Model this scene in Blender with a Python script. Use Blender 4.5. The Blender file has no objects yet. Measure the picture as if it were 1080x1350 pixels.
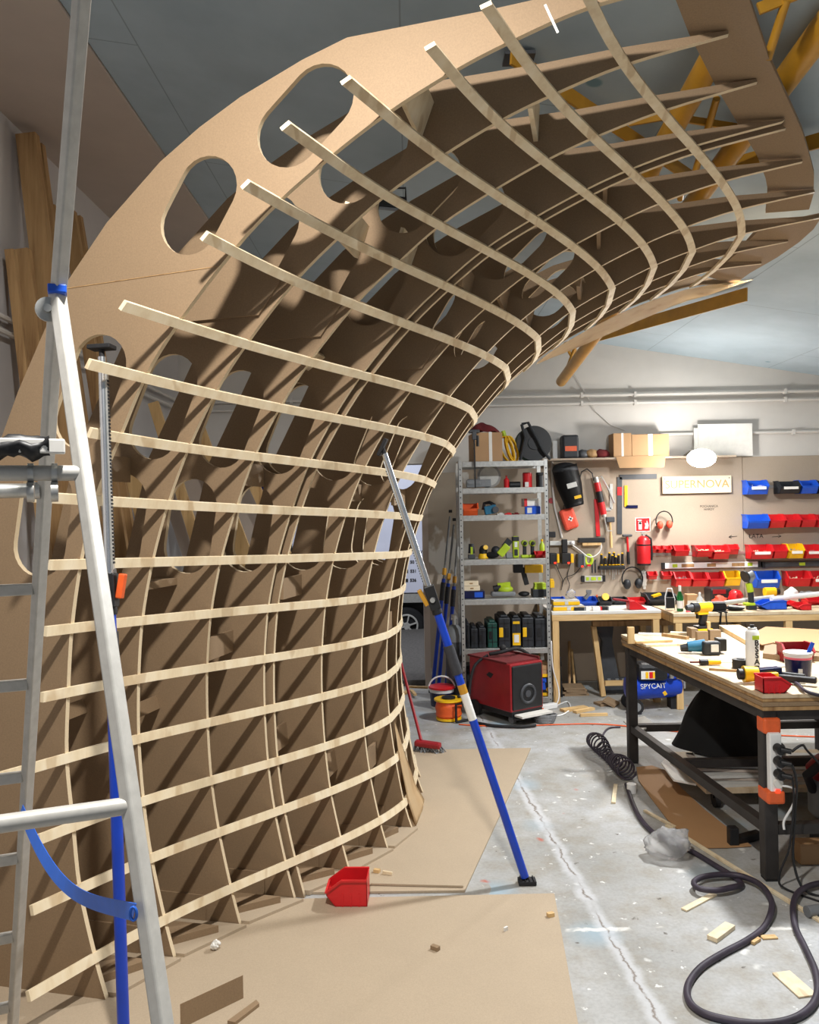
import bpy, bmesh, math, random
from mathutils import Vector, Matrix, noise
random.seed(7)
C = bpy.context.scene.collection
SC = bpy.context.scene
PI = math.pi
R = math.radians
V = Vector

# ------------------------------------------------------------------ camera model
CAM_H, FPX, ROLL = 1.8, 1080.0, 0.0195

def ray(px, py):
    u = (px-540)/FPX; v = (675-py)/FPX
    c, s = math.cos(ROLL), math.sin(ROLL)
    return V((u*c+v*s, 1.0, -u*s+v*c))
def at(px, py, y):                      # a place at depth y
    r = ray(px, py)*y
    return V((r.x, y, r.z+CAM_H))
def fl(px, py, z=0.0):                  # a place on a horizontal surface
    r = ray(px, py); t = (z-CAM_H)/r.z
    return V((r.x*t, t, z))

# ------------------------------------------------------------------ materials
def lin(c):
    return tuple((x/255/12.92 if x/255 <= .04045 else ((x/255+.055)/1.055)**2.4) for x in c)+(1.0,)
class NT:
    def __init__(s, name):
        s.m = bpy.data.materials.new(name); s.m.use_nodes = True
        s.t = s.m.node_tree; s.n = s.t.nodes; s.l = s.t.links
        s.b = s.n['Principled BSDF']
        s.tc = s.n.new('ShaderNodeTexCoord')
    def add(s, kind, **kw):
        n = s.n.new(kind)
        for k, v in kw.items():
            if k in n.inputs: n.inputs[k].default_value = v
            else: setattr(n, k, v)
        return n
    def link(s, a, b): s.l.new(a, b)
    def mapping(s, scale, coord='Object', rot=(0, 0, 0)):
        mp = s.add('ShaderNodeMapping'); mp.inputs['Scale'].default_value = scale; mp.inputs['Rotation'].default_value = rot
        s.link(s.tc.outputs[coord], mp.inputs['Vector']); return mp.outputs['Vector']
    def noise(s, vec, scale, detail=4, rough=.55):
        n = s.add('ShaderNodeTexNoise', Scale=scale, Detail=detail, Roughness=rough)
        s.link(vec, n.inputs['Vector']); return n.outputs['Fac']
    def ramp(s, fac, stops):
        r = s.add('ShaderNodeValToRGB'); e = r.color_ramp.elements
        while len(e) < len(stops): e.new(.5)
        for k, (p, c) in enumerate(stops):
            e[k].position = p; e[k].color = c if len(c) == 4 else tuple(c)+(1,)
        s.link(fac, r.inputs['Fac']); return r.outputs['Color']
    def mix(s, fac, a, b, mode='MIX'):
        m = s.add('ShaderNodeMix', data_type='RGBA', blend_type=mode)
        for i, x in ((0, fac), (6, a), (7, b)):
            if hasattr(x, 'is_linked'): s.link(x, m.inputs[i])
            else: m.inputs[i].default_value = x
        return m.outputs[2]
    def bump(s, fac, strength=.2, dist=.01):
        b = s.add('ShaderNodeBump', Strength=strength, Distance=dist)
        s.link(fac, b.inputs['Height']); s.link(b.outputs['Normal'], s.b.inputs['Normal'])
    def done(s, col=None, rough=.6, metal=0, **kw):
        if col is not None:
            if hasattr(col, 'is_linked'): s.link(col, s.b.inputs['Base Color'])
            else: s.b.inputs['Base Color'].default_value = col
        if hasattr(rough, 'is_linked'): s.link(rough, s.b.inputs['Roughness'])
        else: s.b.inputs['Roughness'].default_value = rough
        s.b.inputs['Metallic'].default_value = metal
        for k, v in kw.items(): s.b.inputs[k].default_value = v
        return s.m
W_ = (1, 1, 1, 1)
def plain(name, rgb, rough=.55, metal=0, var=.18, scale=14, **kw):
    t = NT(name); c = lin(rgb)
    f = t.noise(t.mapping((1, 1, 1)), scale, 5, .6)
    lo = tuple(x*(1-var) for x in c[:3]); hi = tuple(min(1, x*(1+var)) for x in c[:3])
    return t.done(t.ramp(f, [(.3, lo), (.7, hi)]), rough, metal, **kw)
def wood(name, a, b, dark, stretch=(3, 3, 40), scale=1.0, rough=.65):
    t = NT(name); v = t.mapping(stretch)
    f = t.noise(v, scale, 6, .6)
    g = t.noise(t.mapping((1, 1, 1)), 2.5, 3)
    c = t.ramp(f, [(.28, lin(dark)), (.45, lin(a)), (.7, lin(b))])
    c = t.mix(t.ramp(g, [(.35, (0, 0, 0)), (.7, (.25,)*3)]), c, lin(a))
    t.bump(f, .08, .004)
    return t.done(c, rough)
def mdf(name, rgb, var=.1, stain=True):
    t = NT(name); c = lin(rgb)
    f = t.noise(t.mapping((1, 1, 1)), 160, 3, .7)
    g = t.noise(t.mapping((1, 1, 1)), 3.0, 5, .6)
    col = t.ramp(f, [(.3, tuple(x*(1-var) for x in c[:3])), (.7, tuple(min(1, x*(1+var)) for x in c[:3]))])
    col = t.mix(t.ramp(g, [(.35, (.0,)*3), (.75, (.22,)*3)]), col, tuple(x*.72 for x in c[:3])+(1,))
    return t.done(col, .72)
def emit(name, rgb, power):
    t = NT(name); t.b.inputs['Emission Color'].default_value = lin(rgb); t.b.inputs['Emission Strength'].default_value = power
    return t.done(lin(rgb), .5)

M = {}
M['mdf'] = mdf('brown fibreboard', (143, 119, 91))
M['mdf_floor'] = mdf('fibreboard floor sheet', (176, 158, 134), .08)
M['mdf_edge'] = mdf('pale cut board edge', (216, 196, 162), .06)
M['hardboard'] = mdf('brown hardboard', (176, 134, 92), .06)
M['board'] = mdf('wall fibreboard', (172, 156, 138), .06)
def batten_mat():
    t = NT('pale plywood strip'); v = t.mapping((1, 1, 1))
    c = t.ramp(t.noise(t.mapping((14, 14, 4)), 1.2, 5, .6), [(.3, lin((216, 194, 158))), (.5, lin((230, 212, 178))), (.72, lin((238, 224, 196)))])
    c = t.mix(t.ramp(t.noise(t.mapping((9, 3, 1.5)), 2.2, 2, .4), [(.6, (0,)*3), (.66, (.5,)*3)]), c, lin((184, 152, 108)))
    return t.done(c, .6)
M['batten'] = batten_mat()
M['pine'] = wood('pine timber', (204, 168, 114), (222, 188, 134), (160, 116, 66), (28, 28, 2.2), 1.0)
M['pine_x'] = wood('pine rail', (206, 170, 116), (224, 192, 140), (164, 120, 70), (2.2, 28, 28), 1.0)
M['oldwood'] = wood('weathered timber', (164, 128, 84), (186, 150, 102), (120, 84, 48), (28, 28, 2.0), 1.0)
M['plywood'] = wood('pale bent plywood', (232, 204, 160), (240, 218, 180), (212, 176, 126), (5, 5, 1), 1.6)
M['ply_top'] = wood('worn plywood top', (200, 178, 146), (216, 198, 168), (160, 130, 92), (12, 3, 3), 1.0)
M['alu'] = plain('brushed aluminium', (188, 186, 180), .4, .12, .1, 30)
M['steel'] = plain('galvanised steel', (196, 196, 192), .4, .75, .14, 40)
M['chrome'] = plain('bright zinc tube', (225, 228, 232), .22, .95, .05, 30)
M['blue'] = plain('blue enamel', (18, 62, 178), .32, 0, .12, 8)
M['blue_tape'] = plain('blue strap', (34, 104, 214), .45, 0, .12, 10)
M['navy'] = plain('navy paint', (10, 16, 62), .25, 0, .15, 5)
M['black'] = plain('black plastic', (22, 22, 24), .5, 0, .3, 20)
M['blackcase'] = plain('charcoal plastic case', (34, 37, 42), .55, 0, .2, 20)
M['rubber'] = plain('black rubber', (26, 25, 27), .75, 0, .3, 25)
M['hose'] = plain('dusty purple black hose', (56, 48, 60), .55, 0, .35, 9)
M['cloth'] = plain('black cloth', (12, 12, 13), .95, 0, .5, 9)
M['darksteel'] = plain('dark painted steel', (52, 48, 46), .55, .2, .3, 12)
M['red'] = plain('red plastic', (206, 30, 36), .38, 0, .1, 10)
M['redpaint'] = plain('red sheet metal', (146, 24, 32), .4, 0, .15, 9)
M['maroon'] = plain('maroon cloth', (104, 30, 32), .9, 0, .3, 12)
M['orange'] = plain('orange plastic', (226, 92, 34), .45, 0, .12, 10)
M['orangetape'] = plain('orange tape', (222, 96, 44), .5, 0, .12, 18)
M['yellow'] = plain('yellow plastic', (240, 188, 20), .42, 0, .1, 10)
M['truss'] = plain('ochre yellow gloss paint', (190, 138, 40), .35, 0, .14, 7)
M['lime'] = plain('lime green plastic', (176, 200, 38), .45, 0, .12, 10)
M['binblue'] = plain('blue plastic bin', (26, 84, 200), .38, 0, .1, 10)
M['white'] = plain('white plastic', (232, 232, 230), .45, 0, .06, 10)
M['grey'] = plain('grey plastic', (120, 122, 124), .5, 0, .15, 12)
M['darkgrey'] = plain('dark grey paint', (70, 72, 76), .5, .2, .2, 12)
M['green'] = plain('dark green plastic', (22, 72, 62), .5, 0, .15, 10)
M['cardboard'] = mdf('corrugated cardboard', (176, 138, 98), .05)
M['paper'] = plain('white paper', (228, 226, 220), .8, 0, .06, 14)
M['pink'] = plain('pink plastic', (236, 106, 124), .5, 0, .1, 9)
M['pouch'] = plain('orange red nylon', (232, 84, 58), .6, 0, .14, 14)
M['teal'] = plain('teal blue tool', (24, 104, 138), .45, 0, .15, 12)
M['foam'] = plain('grey foam grip', (54, 54, 58), .9, 0, .2, 40)
M['sock'] = plain('white socket', (224, 220, 212), .5, 0, .05, 10)
M['ink'] = plain('black ink', (34, 32, 32), .8, 0, .1, 10)
M['engrave'] = plain('burnt engraved lettering', (196, 152, 88), .8, 0, .1, 10)
M['signwood'] = wood('pale sign plywood', (238, 220, 188), (244, 230, 204), (224, 200, 160), (3, 3, 20), 1.0)
M['glassgreen'] = NT('green bottle glass').done((.02, .22, .06, 1), .08, 0, **{'Transmission Weight': .75, 'IOR': 1.45})
M['clear'] = NT('crumpled clear film').done((.92, .92, .92, 1), .22, 0, **{'Transmission Weight': .8, 'IOR': 1.15, 'Alpha': .75})
M['redled'] = emit('red switch light', (255, 40, 20), 4)
M['pcb'] = plain('silver saw blade', (150, 146, 140), .35, .8, .1, 10)
M['asphalt'] = plain('outdoor paving', (92, 88, 84), .9, 0, .3, 30)
M['truckwhite'] = plain('lavender white truck side', (204, 206, 222), .5, 0, .04, 3)
M['tyre'] = plain('tyre rubber', (20, 20, 22), .8, 0, .2, 20)
M['zipper'] = plain('pale grey label', (204, 204, 200), .6, 0, .05, 20)

def floor_mat():
    t = NT('painted concrete floor'); v = t.mapping((1, 1, 1))
    big = t.noise(v, .9, 6, .6); mid = t.noise(v, 5, 6, .65); fine = t.noise(v, 60, 3, .6)
    c = t.ramp(big, [(.3, lin((146, 146, 142))), (.5, lin((172, 172, 170))), (.72, lin((190, 192, 194)))])
    c = t.mix(t.ramp(mid, [(.42, (0,)*3), (.7, (.75,)*3)]), c, lin((146, 138, 122)))
    c = t.mix(t.ramp(fine, [(.35, (.18,)*3), (.6, (0,)*3)]), c, lin((96, 92, 86)))
    def spots(scale, lo, hi, rgb, rnd):
        nonlocal c
        vo = t.add('ShaderNodeTexVoronoi', Scale=scale, Randomness=1.0); 
        wob = t.add('ShaderNodeTexNoise', Scale=scale*2.2, Detail=3.0); t.link(v, wob.inputs['Vector'])
        mp = t.mix(.06, v, wob.outputs['Color']); t.link(mp, vo.inputs['Vector'])
        m1 = t.ramp(vo.outputs['Distance'], [(lo, (1,)*3), (hi, (0,)*3)])
        sep = t.add('ShaderNodeSeparateColor'); t.link(vo.outputs['Color'], sep.inputs['Color'])
        m2 = t.ramp(sep.outputs['Red'], [(rnd, (1,)*3), (rnd+.02, (0,)*3)])
        mm = t.mix(1.0, m1, m2, 'MULTIPLY'); c = t.mix(mm, c, lin(rgb))
    spots(8, .08, .2, (214, 214, 210), .2)
    spots(24, .14, .26, (222, 222, 218), .1)
    spots(6, .05, .16, (176, 104, 90), .1)
    spots(3, .05, .4, (150, 170, 182), .2)
    spots(14, .1, .16, (96, 90, 82), .12)
    def line(xf, w, rgb, lo, hi, amt):     # worn crack or paint line on the floor
        nonlocal c
        sp = t.add('ShaderNodeSeparateXYZ'); t.link(v, sp.inputs[0])
        wob = t.add('ShaderNodeMath', operation='MULTIPLY'); t.link(t.noise(v, 7, 5, .7), wob.inputs[0]); wob.inputs[1].default_value = .09
        a1 = t.add('ShaderNodeMath', operation='MULTIPLY_ADD'); t.link(sp.outputs[0], a1.inputs[0]); a1.inputs[1].default_value = xf[0]; t.link(wob.outputs[0], a1.inputs[2])
        a2 = t.add('ShaderNodeMath', operation='MULTIPLY_ADD'); t.link(sp.outputs[1], a2.inputs[0]); a2.inputs[1].default_value = xf[1]; t.link(a1.outputs[0], a2.inputs[2])
        a3 = t.add('ShaderNodeMath', operation='ADD'); t.link(a2.outputs[0], a3.inputs[0]); a3.inputs[1].default_value = xf[2]
        a4 = t.add('ShaderNodeMath', operation='ABSOLUTE'); t.link(a3.outputs[0], a4.inputs[0])
        m1 = t.ramp(a4.outputs[0], [(w*.4, (1,)*3), (w, (0,)*3)])
        m2 = t.ramp(t.noise(v, 5, 3, .6), [(lo, (0,)*3), (hi, (amt,)*3)])
        c = t.mix(t.mix(1.0, m1, m2, 'MULTIPLY'), c, lin(rgb))
    line((1.0, .06, -1.06), .05, (206, 208, 212), .3, .5, .6)
    line((1.0, .06, -1.06), .006, (104, 86, 68), .42, .52, .85)
    line((.02, 1.0, -3.56), .02, (228, 226, 220), .5, .56, .9)
    t.bump(fine, .1, .003)
    return t.done(c, t.ramp(mid, [(.3, (.42,)*3), (.7, (.62,)*3)]))
M['floor'] = floor_mat()
def wall_mat(name, rgb, patch=None):
    t = NT(name); v = t.mapping((1, 1, 1)); c = lin(rgb)
    col = t.ramp(t.noise(v, 2.2, 6, .6), [(.3, tuple(x*.9 for x in c[:3])), (.7, c)])
    if patch:
        col = t.mix(t.ramp(t.noise(t.mapping((1.2, 1, .7)), 2.6, 4, .5), [(.54, (0,)*3), (.57, (1,)*3)]), col, lin(patch))
    t.bump(t.noise(v, 70, 3), .06, .003)
    return t.done(col, .85)
M['wall'] = wall_mat('white plastered wall', (214, 210, 204))
M['wall_l'] = wall_mat('grey white plaster', (196, 192, 190))
M['strip'] = wall_mat('beige rendered strip', (196, 182, 170))
M['patched'] = wall_mat('filler patched wall', (176, 164, 148), (214, 212, 206))
def ceil_mat():
    t = NT('blue grey plasterboard ceiling'); v = t.mapping((1, 1, 1))
    c = t.ramp(t.noise(v, 1.6, 6, .6), [(.3, lin((158, 174, 184))), (.7, lin((176, 192, 202)))])
    br = t.add('ShaderNodeTexBrick', Scale=1.0, **{'Mortar Size': .004, 'Brick Width': 2.6, 'Row Height': 1.25})
    t.link(t.mapping((1, 1, 1), rot=(0, 0, PI/2)), br.inputs['Vector'])
    c = t.mix(t.ramp(br.outputs['Fac'], [(0, (0,)*3), (1, (.5,)*3)]), c, lin((104, 112, 118)))
    vo = t.add('ShaderNodeTexVoronoi', Scale=1.7, Randomness=.75); t.link(v, vo.inputs['Vector'])
    c = t.mix(t.ramp(vo.outputs['Distance'], [(.05, (.8,)*3), (.075, (0,)*3)]), c, lin((92, 132, 146)))
    return t.done(c, .85)
M['ceil'] = ceil_mat()

# ------------------------------------------------------------------ mesh helpers
class MB:
    def __init__(s): s.bm = bmesh.new()
    def box(s, c, d, rz=0, mt=None):
        m = Matrix.Translation(V(c)) @ Matrix.Rotation(rz, 4, 'Z')
        if mt is not None: m = m @ mt
        m = m @ Matrix.Diagonal((d[0], d[1], d[2], 1))
        bmesh.ops.create_cube(s.bm, size=1, matrix=m); return s
    def b0(s, x0, x1, y0, y1, z0, z1):
        return s.box(((x0+x1)/2, (y0+y1)/2, (z0+z1)/2), (abs(x1-x0), abs(y1-y0), abs(z1-z0)))
    def bar(s, p, q, w, h, up=(0, 0, 1)):        # rectangular bar between two points
        p, q = V(p), V(q); z = (q-p); L = z.length; z.normalize()
        u = V(up); x = u.cross(z)
        if x.length < 1e-4: x = V((1, 0, 0)).cross(z)
        x.normalize(); y = z.cross(x)
        m = Matrix((( x.x, y.x, z.x, 0), (x.y, y.y, z.y, 0), (x.z, y.z, z.z, 0), (0, 0, 0, 1)))
        m = Matrix.Translation((p+q)/2) @ m @ Matrix.Diagonal((w, h, L, 1))
        bmesh.ops.create_cube(s.bm, size=1, matrix=m); return s
    def cyl(s, p, q, r, r2=None, seg=20):
        p, q = V(p), V(q); d = q-p; L = d.length
        m = Matrix.Translation((p+q)/2) @ d.to_track_quat('Z', 'Y').to_matrix().to_4x4()
        bmesh.ops.create_cone(s.bm, cap_ends=True, segments=seg, radius1=r, radius2=r if r2 is None else r2, depth=L, matrix=m); return s
    def sph(s, c, r, sc=(1, 1, 1), mt=None, seg=16):
        m = Matrix.Translation(V(c))
        if mt is not None: m = m @ mt
        m = m @ Matrix.Diagonal((sc[0], sc[1], sc[2], 1))
        bmesh.ops.create_uvsphere(s.bm, u_segments=seg, v_segments=max(6, seg//2), radius=r, matrix=m); return s
    def tube(s, pts, r, seg=8, closed=False):
        pts = [V(p) for p in pts]; n = len(pts); rings = []; prev = None
        for i, p in enumerate(pts):
            a = pts[i-1] if (i or closed) else pts[0]; b = pts[(i+1) % n] if (i < n-1 or closed) else pts[-1]
            t = (b-a).normalized()
            if prev is None:
                x = t.orthogonal().normalized()
            else:
                x = prev-t*prev.dot(t)
                x = x.normalized() if x.length > 1e-6 else t.orthogonal().normalized()
            prev = x; y = t.cross(x)
            rr = r(i/(n-1)) if callable(r) else r
            rings.append([s.bm.verts.new(p+(x*math.cos(2*PI*j/seg)+y*math.sin(2*PI*j/seg))*rr) for j in range(seg)])
        for i in range(n if closed else n-1):
            A, B = rings[i], rings[(i+1) % n]
            for j in range(seg):
                s.bm.faces.new((A[j], A[(j+1) % seg], B[(j+1) % seg], B[j]))
        if not closed:
            s.bm.faces.new(rings[0][::-1]); s.bm.faces.new(rings[-1])
        return s
    def ribbon(s, pts, sides, w, t, up):         # swept rectangle; sides[i] = width direction, up[i] = thickness direction
        rings = []
        for p, a, b in zip(pts, sides, up):
            p, a, b = V(p), V(a).normalized()*w/2, V(b).normalized()*t/2
            rings.append([s.bm.verts.new(q) for q in (p+a+b, p-a+b, p-a-b, p+a-b)])
        for A, B in zip(rings, rings[1:]):
            for j in range(4): s.bm.faces.new((A[j], A[(j+1) % 4], B[(j+1) % 4], B[j]))
        s.bm.faces.new(rings[0][::-1]); s.bm.faces.new(rings[-1]); return s
    def prism(s, pts, vec):
        vec = V(vec); a = [s.bm.verts.new(V(p)) for p in pts]; b = [s.bm.verts.new(V(p)+vec) for p in pts]
        n = len(a); s.bm.faces.new(a[::-1]); s.bm.faces.new(b)
        for j in range(n): s.bm.faces.new((a[j], a[(j+1) % n], b[(j+1) % n], b[j]))
        return s
    def lathe(s, prof, c=(0, 0, 0), seg=24, mt=None):
        rings = []; mt = mt or Matrix.Identity(4); c = V(c)
        for r, z in prof:
            rings.append([s.bm.verts.new(c+(mt @ V((r*math.cos(2*PI*j/seg), r*math.sin(2*PI*j/seg), z)))) for j in range(seg)])
        for A, B in zip(rings, rings[1:]):
            for j in range(seg): s.bm.faces.new((A[j], A[(j+1) % seg], B[(j+1) % seg], B[j]))
        s.bm.faces.new(rings[0][::-1]); s.bm.faces.new(rings[-1]); return s
    def grid(s, fn, nu, nv, thick=None):
        vs = [[s.bm.verts.new(V(fn(i/nu, j/nv))) for j in range(nv+1)] for i in range(nu+1)]
        for i in range(nu):
            for j in range(nv): s.bm.faces.new((vs[i][j], vs[i+1][j], vs[i+1][j+1], vs[i][j+1]))
        if thick:
            g = bmesh.ops.solidify(s.bm, geom=s.bm.faces[:], thickness=thick)
        return s
    def build(s, name, mat, parent=None, loc=None, smooth=False, bevel=0, world=False):
        bmesh.ops.recalc_face_normals(s.bm, faces=s.bm.faces[:])
        off = None
        if world and parent is not None: off = parent_loc(parent)
        elif world and loc is not None: off = V(loc)
        if off is not None: bmesh.ops.translate(s.bm, vec=-off, verts=s.bm.verts[:])
        me = bpy.data.meshes.new(name); s.bm.to_mesh(me); s.bm.free()
        if smooth:
            for p in me.polygons: p.use_smooth = True
        o = bpy.data.objects.new(name, me); C.objects.link(o)
        me.materials.append(M[mat] if isinstance(mat, str) else mat)
        if parent is not None: o.parent = parent
        if loc is not None: o.location = loc
        if smooth and smooth != 'all':
            md = o.modifiers.new('edge', 'EDGE_SPLIT'); md.split_angle = R(38)
        if bevel:
            md = o.modifiers.new('bevel', 'BEVEL'); md.width = bevel; md.segments = 2; md.limit_method = 'ANGLE'; md.angle_limit = R(50)
        return o
LOCS = {}
def parent_loc(o):
    while o.parent is not None: o = o.parent
    return LOCS.get(o.name, V((0, 0, 0)))
def thing(name, label, cat, loc=(0, 0, 0), rz=0, group=None):
    o = bpy.data.objects.new(name, None); C.objects.link(o); o.empty_display_size = .05
    o.location = loc; o.rotation_euler = (0, 0, rz); LOCS[o.name] = V(loc)
    o['label'] = label; o['category'] = cat
    if group: o['group'] = group
    return o
def tag(o, label, cat, group=None):
    o['label'] = label; o['category'] = cat
    if group: o['group'] = group
    return o
def struct(o): o['kind'] = 'structure'; return o
def one(mb, name, mat, label, cat, loc=None, group=None, **kw):   # a thing of one mesh, given in world coordinates
    if loc is None:
        zs = [v.co for v in mb.bm.verts]
        loc = V((sum(c.x for c in zs)/len(zs), sum(c.y for c in zs)/len(zs), min(c.z for c in zs)))
    return tag(mb.build(name, mat, None, loc, world=True, **kw), label, cat, group)
def dup(root, loc, rz=None, label=None, group=None):
    r = root.copy(); C.objects.link(r); r.location = loc
    if rz is not None: r.rotation_euler = (0, 0, rz)
    if label: r['label'] = label
    if group: r['group'] = group
    for ch in list(root.children):
        c = ch.copy(); C.objects.link(c); c.parent = r
        for g in ch.children:
            d = g.copy(); C.objects.link(d); d.parent = c
    return r
def repaint(root, **mats):                # give a copy's parts their own colours
    for ch in root.children:
        st = ch.name.split('.')[0]
        if st in mats:
            ch.data = ch.data.copy(); ch.data.materials[0] = M[mats[st]]
def text(body, size, loc, mat, parent=None, rot=(PI/2, 0, 0), name='lettering', ext=.001, bold=0, sx=1.0, world=True):
    cu = bpy.data.curves.new(name, 'FONT'); cu.body = body; cu.size = size; cu.extrude = ext; cu.align_x = 'CENTER'; cu.align_y = 'CENTER'
    cu.offset = bold
    tmp = bpy.data.objects.new('tmp', cu); C.objects.link(tmp)
    dg = bpy.context.evaluated_depsgraph_get()
    me = bpy.data.meshes.new_from_object(tmp.evaluated_get(dg)); bpy.data.objects.remove(tmp)
    me.name = name; me.materials.clear(); me.materials.append(M[mat])
    o = bpy.data.objects.new(name, me); C.objects.link(o)
    lc = V(loc)
    if parent is not None:
        o.parent = parent
        if world: lc = lc-parent_loc(parent)
    o.location = lc; o.rotation_euler = rot; o.scale = (sx, 1, 1)
    return o
def plate_with_holes(name, outer, holes, thick, to3d, mat, parent, origin, edge_mat=None):
    """flat board cut from an outline with slots: filled 2-D curve turned into a mesh"""
    cu = bpy.data.curves.new(name, 'CURVE'); cu.dimensions = '2D'; cu.fill_mode = 'BOTH'; cu.extrude = thick/2
    for ring in [outer]+holes:
        sp = cu.splines.new('POLY'); sp.points.add(len(ring)-1); sp.use_cyclic_u = True
        for p, (a, b) in zip(sp.points, ring): p.co = (a, b, 0, 1)
    tmp = bpy.data.objects.new('tmp', cu); C.objects.link(tmp)
    dg = bpy.context.evaluated_depsgraph_get()
    me = bpy.data.meshes.new_from_object(tmp.evaluated_get(dg)); bpy.data.objects.remove(tmp)
    me.name = name
    for v in me.vertices: v.co = to3d(v.co.x, v.co.y, v.co.z)-origin
    me.materials.clear(); me.materials.append(M[mat])
    if edge_mat: me.materials.append(M[edge_mat])
    me.update(); ax = (to3d(0, 0, 1)-to3d(0, 0, 0)).normalized()
    for p in me.polygons: p.material_index = 1 if edge_mat and abs(p.normal.dot(ax)) < .5 else 0
    o = bpy.data.objects.new(name, me); C.objects.link(o); o.parent = parent
    return o
def catmull(pts, n=6):
    out = []
    for i in range(len(pts)-1):
        p0 = pts[max(i-1, 0)]; p1 = pts[i]; p2 = pts[i+1]; p3 = pts[min(i+2, len(pts)-1)]
        for j in range(n):
            t = j/n
            out.append(tuple(.5*((2*b)+(-a+c)*t+(2*a-5*b+4*c-d)*t*t+(-a+3*b-3*c+d)*t**3) for a, b, c, d in zip(p0, p1, p2, p3)))
    out.append(tuple(pts[-1])); return out

# ------------------------------------------------------------------ room
YB = 8.5
def ceil_z(x): return 3.84-.165*x
XL, XR = -2.37, 6.2
struct(MB().b0(XL-.3, XR, -1.5, YB+.3, -.2, 0).build('floor', 'floor'))
def slab(x0, x1, y0, y1, th=.2):
    return MB().prism([(x0, y0, ceil_z(x0)), (x1, y0, ceil_z(x1)), (x1, y0, ceil_z(x1)+th), (x0, y0, ceil_z(x0)+th)], (0, y1-y0, 0))
XS = -1.5
struct(slab(XS, XR, -1.5, YB+.3).build('ceiling', 'ceil'))
struct(MB().prism([(XL-.3, -1.5, ceil_z(XL)+.03), (XS-.006, -1.5, ceil_z(XS)-.012), (XS-.006, -1.5, ceil_z(XS)+.2), (XL-.3, -1.5, ceil_z(XL)+.26)], (0, YB+1.8, 0)).build('ceiling', 'strip'))
struct(MB().b0(XL-.2, XL, -1.5, YB+.3, 0, ceil_z(XL)+.1).build('wall_left', 'wall_l'))
struct(MB().b0(XR, XR+.2, -1.5, YB+.3, 0, ceil_z(XR)+.3).build('wall_right', 'wall'))
DX0, DX1, DZ = -2.05, .16, 2.3          # doorway
wb = MB()
def wallpiece(x0, x1, z0=0, z1=None):
    wb.prism([(x0, YB, z0), (x1, YB, z0), (x1, YB, ceil_z(x1)+.1 if z1 is None else z1), (x0, YB, ceil_z(x0)+.1 if z1 is None else z1)], (0, .25, 0))
wallpiece(XL-.2, DX0); wallpiece(DX0, DX1, DZ); wallpiece(DX1, XR)
struct(wb.build('wall_back', 'wall'))
struct(MB().b0(DX1, .62, YB-.03, YB, 0, 2.2).build('trim_1', 'patched'))
struct(MB().b0(DX1-.03, DX1+.03, YB-.05, YB+.25, 0, 2.24).build('trim_2', 'strip'))
struct(MB().b0(DX0, DX1, YB-.02, YB+.35, -.05, .06).build('trim_3', 'asphalt'))
struct(MB().b0(-14, 8, YB+.3, 24, -.3, -.06).build('ground_outside', 'asphalt'))

# ------------------------------------------------------------------ the wave-shaped rib frame
EDGE_S = [
  [-1.814, -1.701, -1.552, -1.391, -1.239, -1.12, -1.055],
  [-1.864, -1.747, -1.597, -1.435, -1.284, -1.166, -1.103],
  [-1.924, -1.802, -1.649, -1.486, -1.335, -1.215, -1.149],
  [-1.947, -1.833, -1.681, -1.515, -1.36, -1.24, -1.178],
  [-1.969, -1.849, -1.694, -1.527, -1.371, -1.251, -1.19],
  [-1.957, -1.844, -1.691, -1.523, -1.366, -1.244, -1.182],
  [-1.936, -1.822, -1.667, -1.499, -1.341, -1.219, -1.157],
  [-1.893, -1.771, -1.615, -1.447, -1.292, -1.171, -1.109],
  [-1.828, -1.697, -1.538, -1.373, -1.222, -1.103, -1.038],
  [-1.718, -1.599, -1.446, -1.281, -1.128, -1.01, -0.948],
  [-1.61, -1.481, -1.325, -1.16, -1.008, -0.889, -0.823],
  [-1.471, -1.34, -1.185, -1.022, -0.873, -0.754, -0.686],
  [-1.251, -1.13, -0.98, -0.821, -0.673, -0.555, -0.486],
  [-1.077, -0.945, -0.794, -0.639, -0.497, -0.381, -0.308],
  [-0.883, -0.76, -0.609, -0.449, -0.3, -0.183, -0.119],
  [-0.677, -0.545, -0.393, -0.236, -0.092, 0.023, 0.091],
  [-0.448, -0.329, -0.18, -0.023, 0.124, 0.24, 0.307],
  [-0.249, -0.131, 0.014, 0.168, 0.313, 0.431, 0.501],
  [0.014, 0.125, 0.269, 0.424, 0.568, 0.681, 0.742],
]
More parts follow.
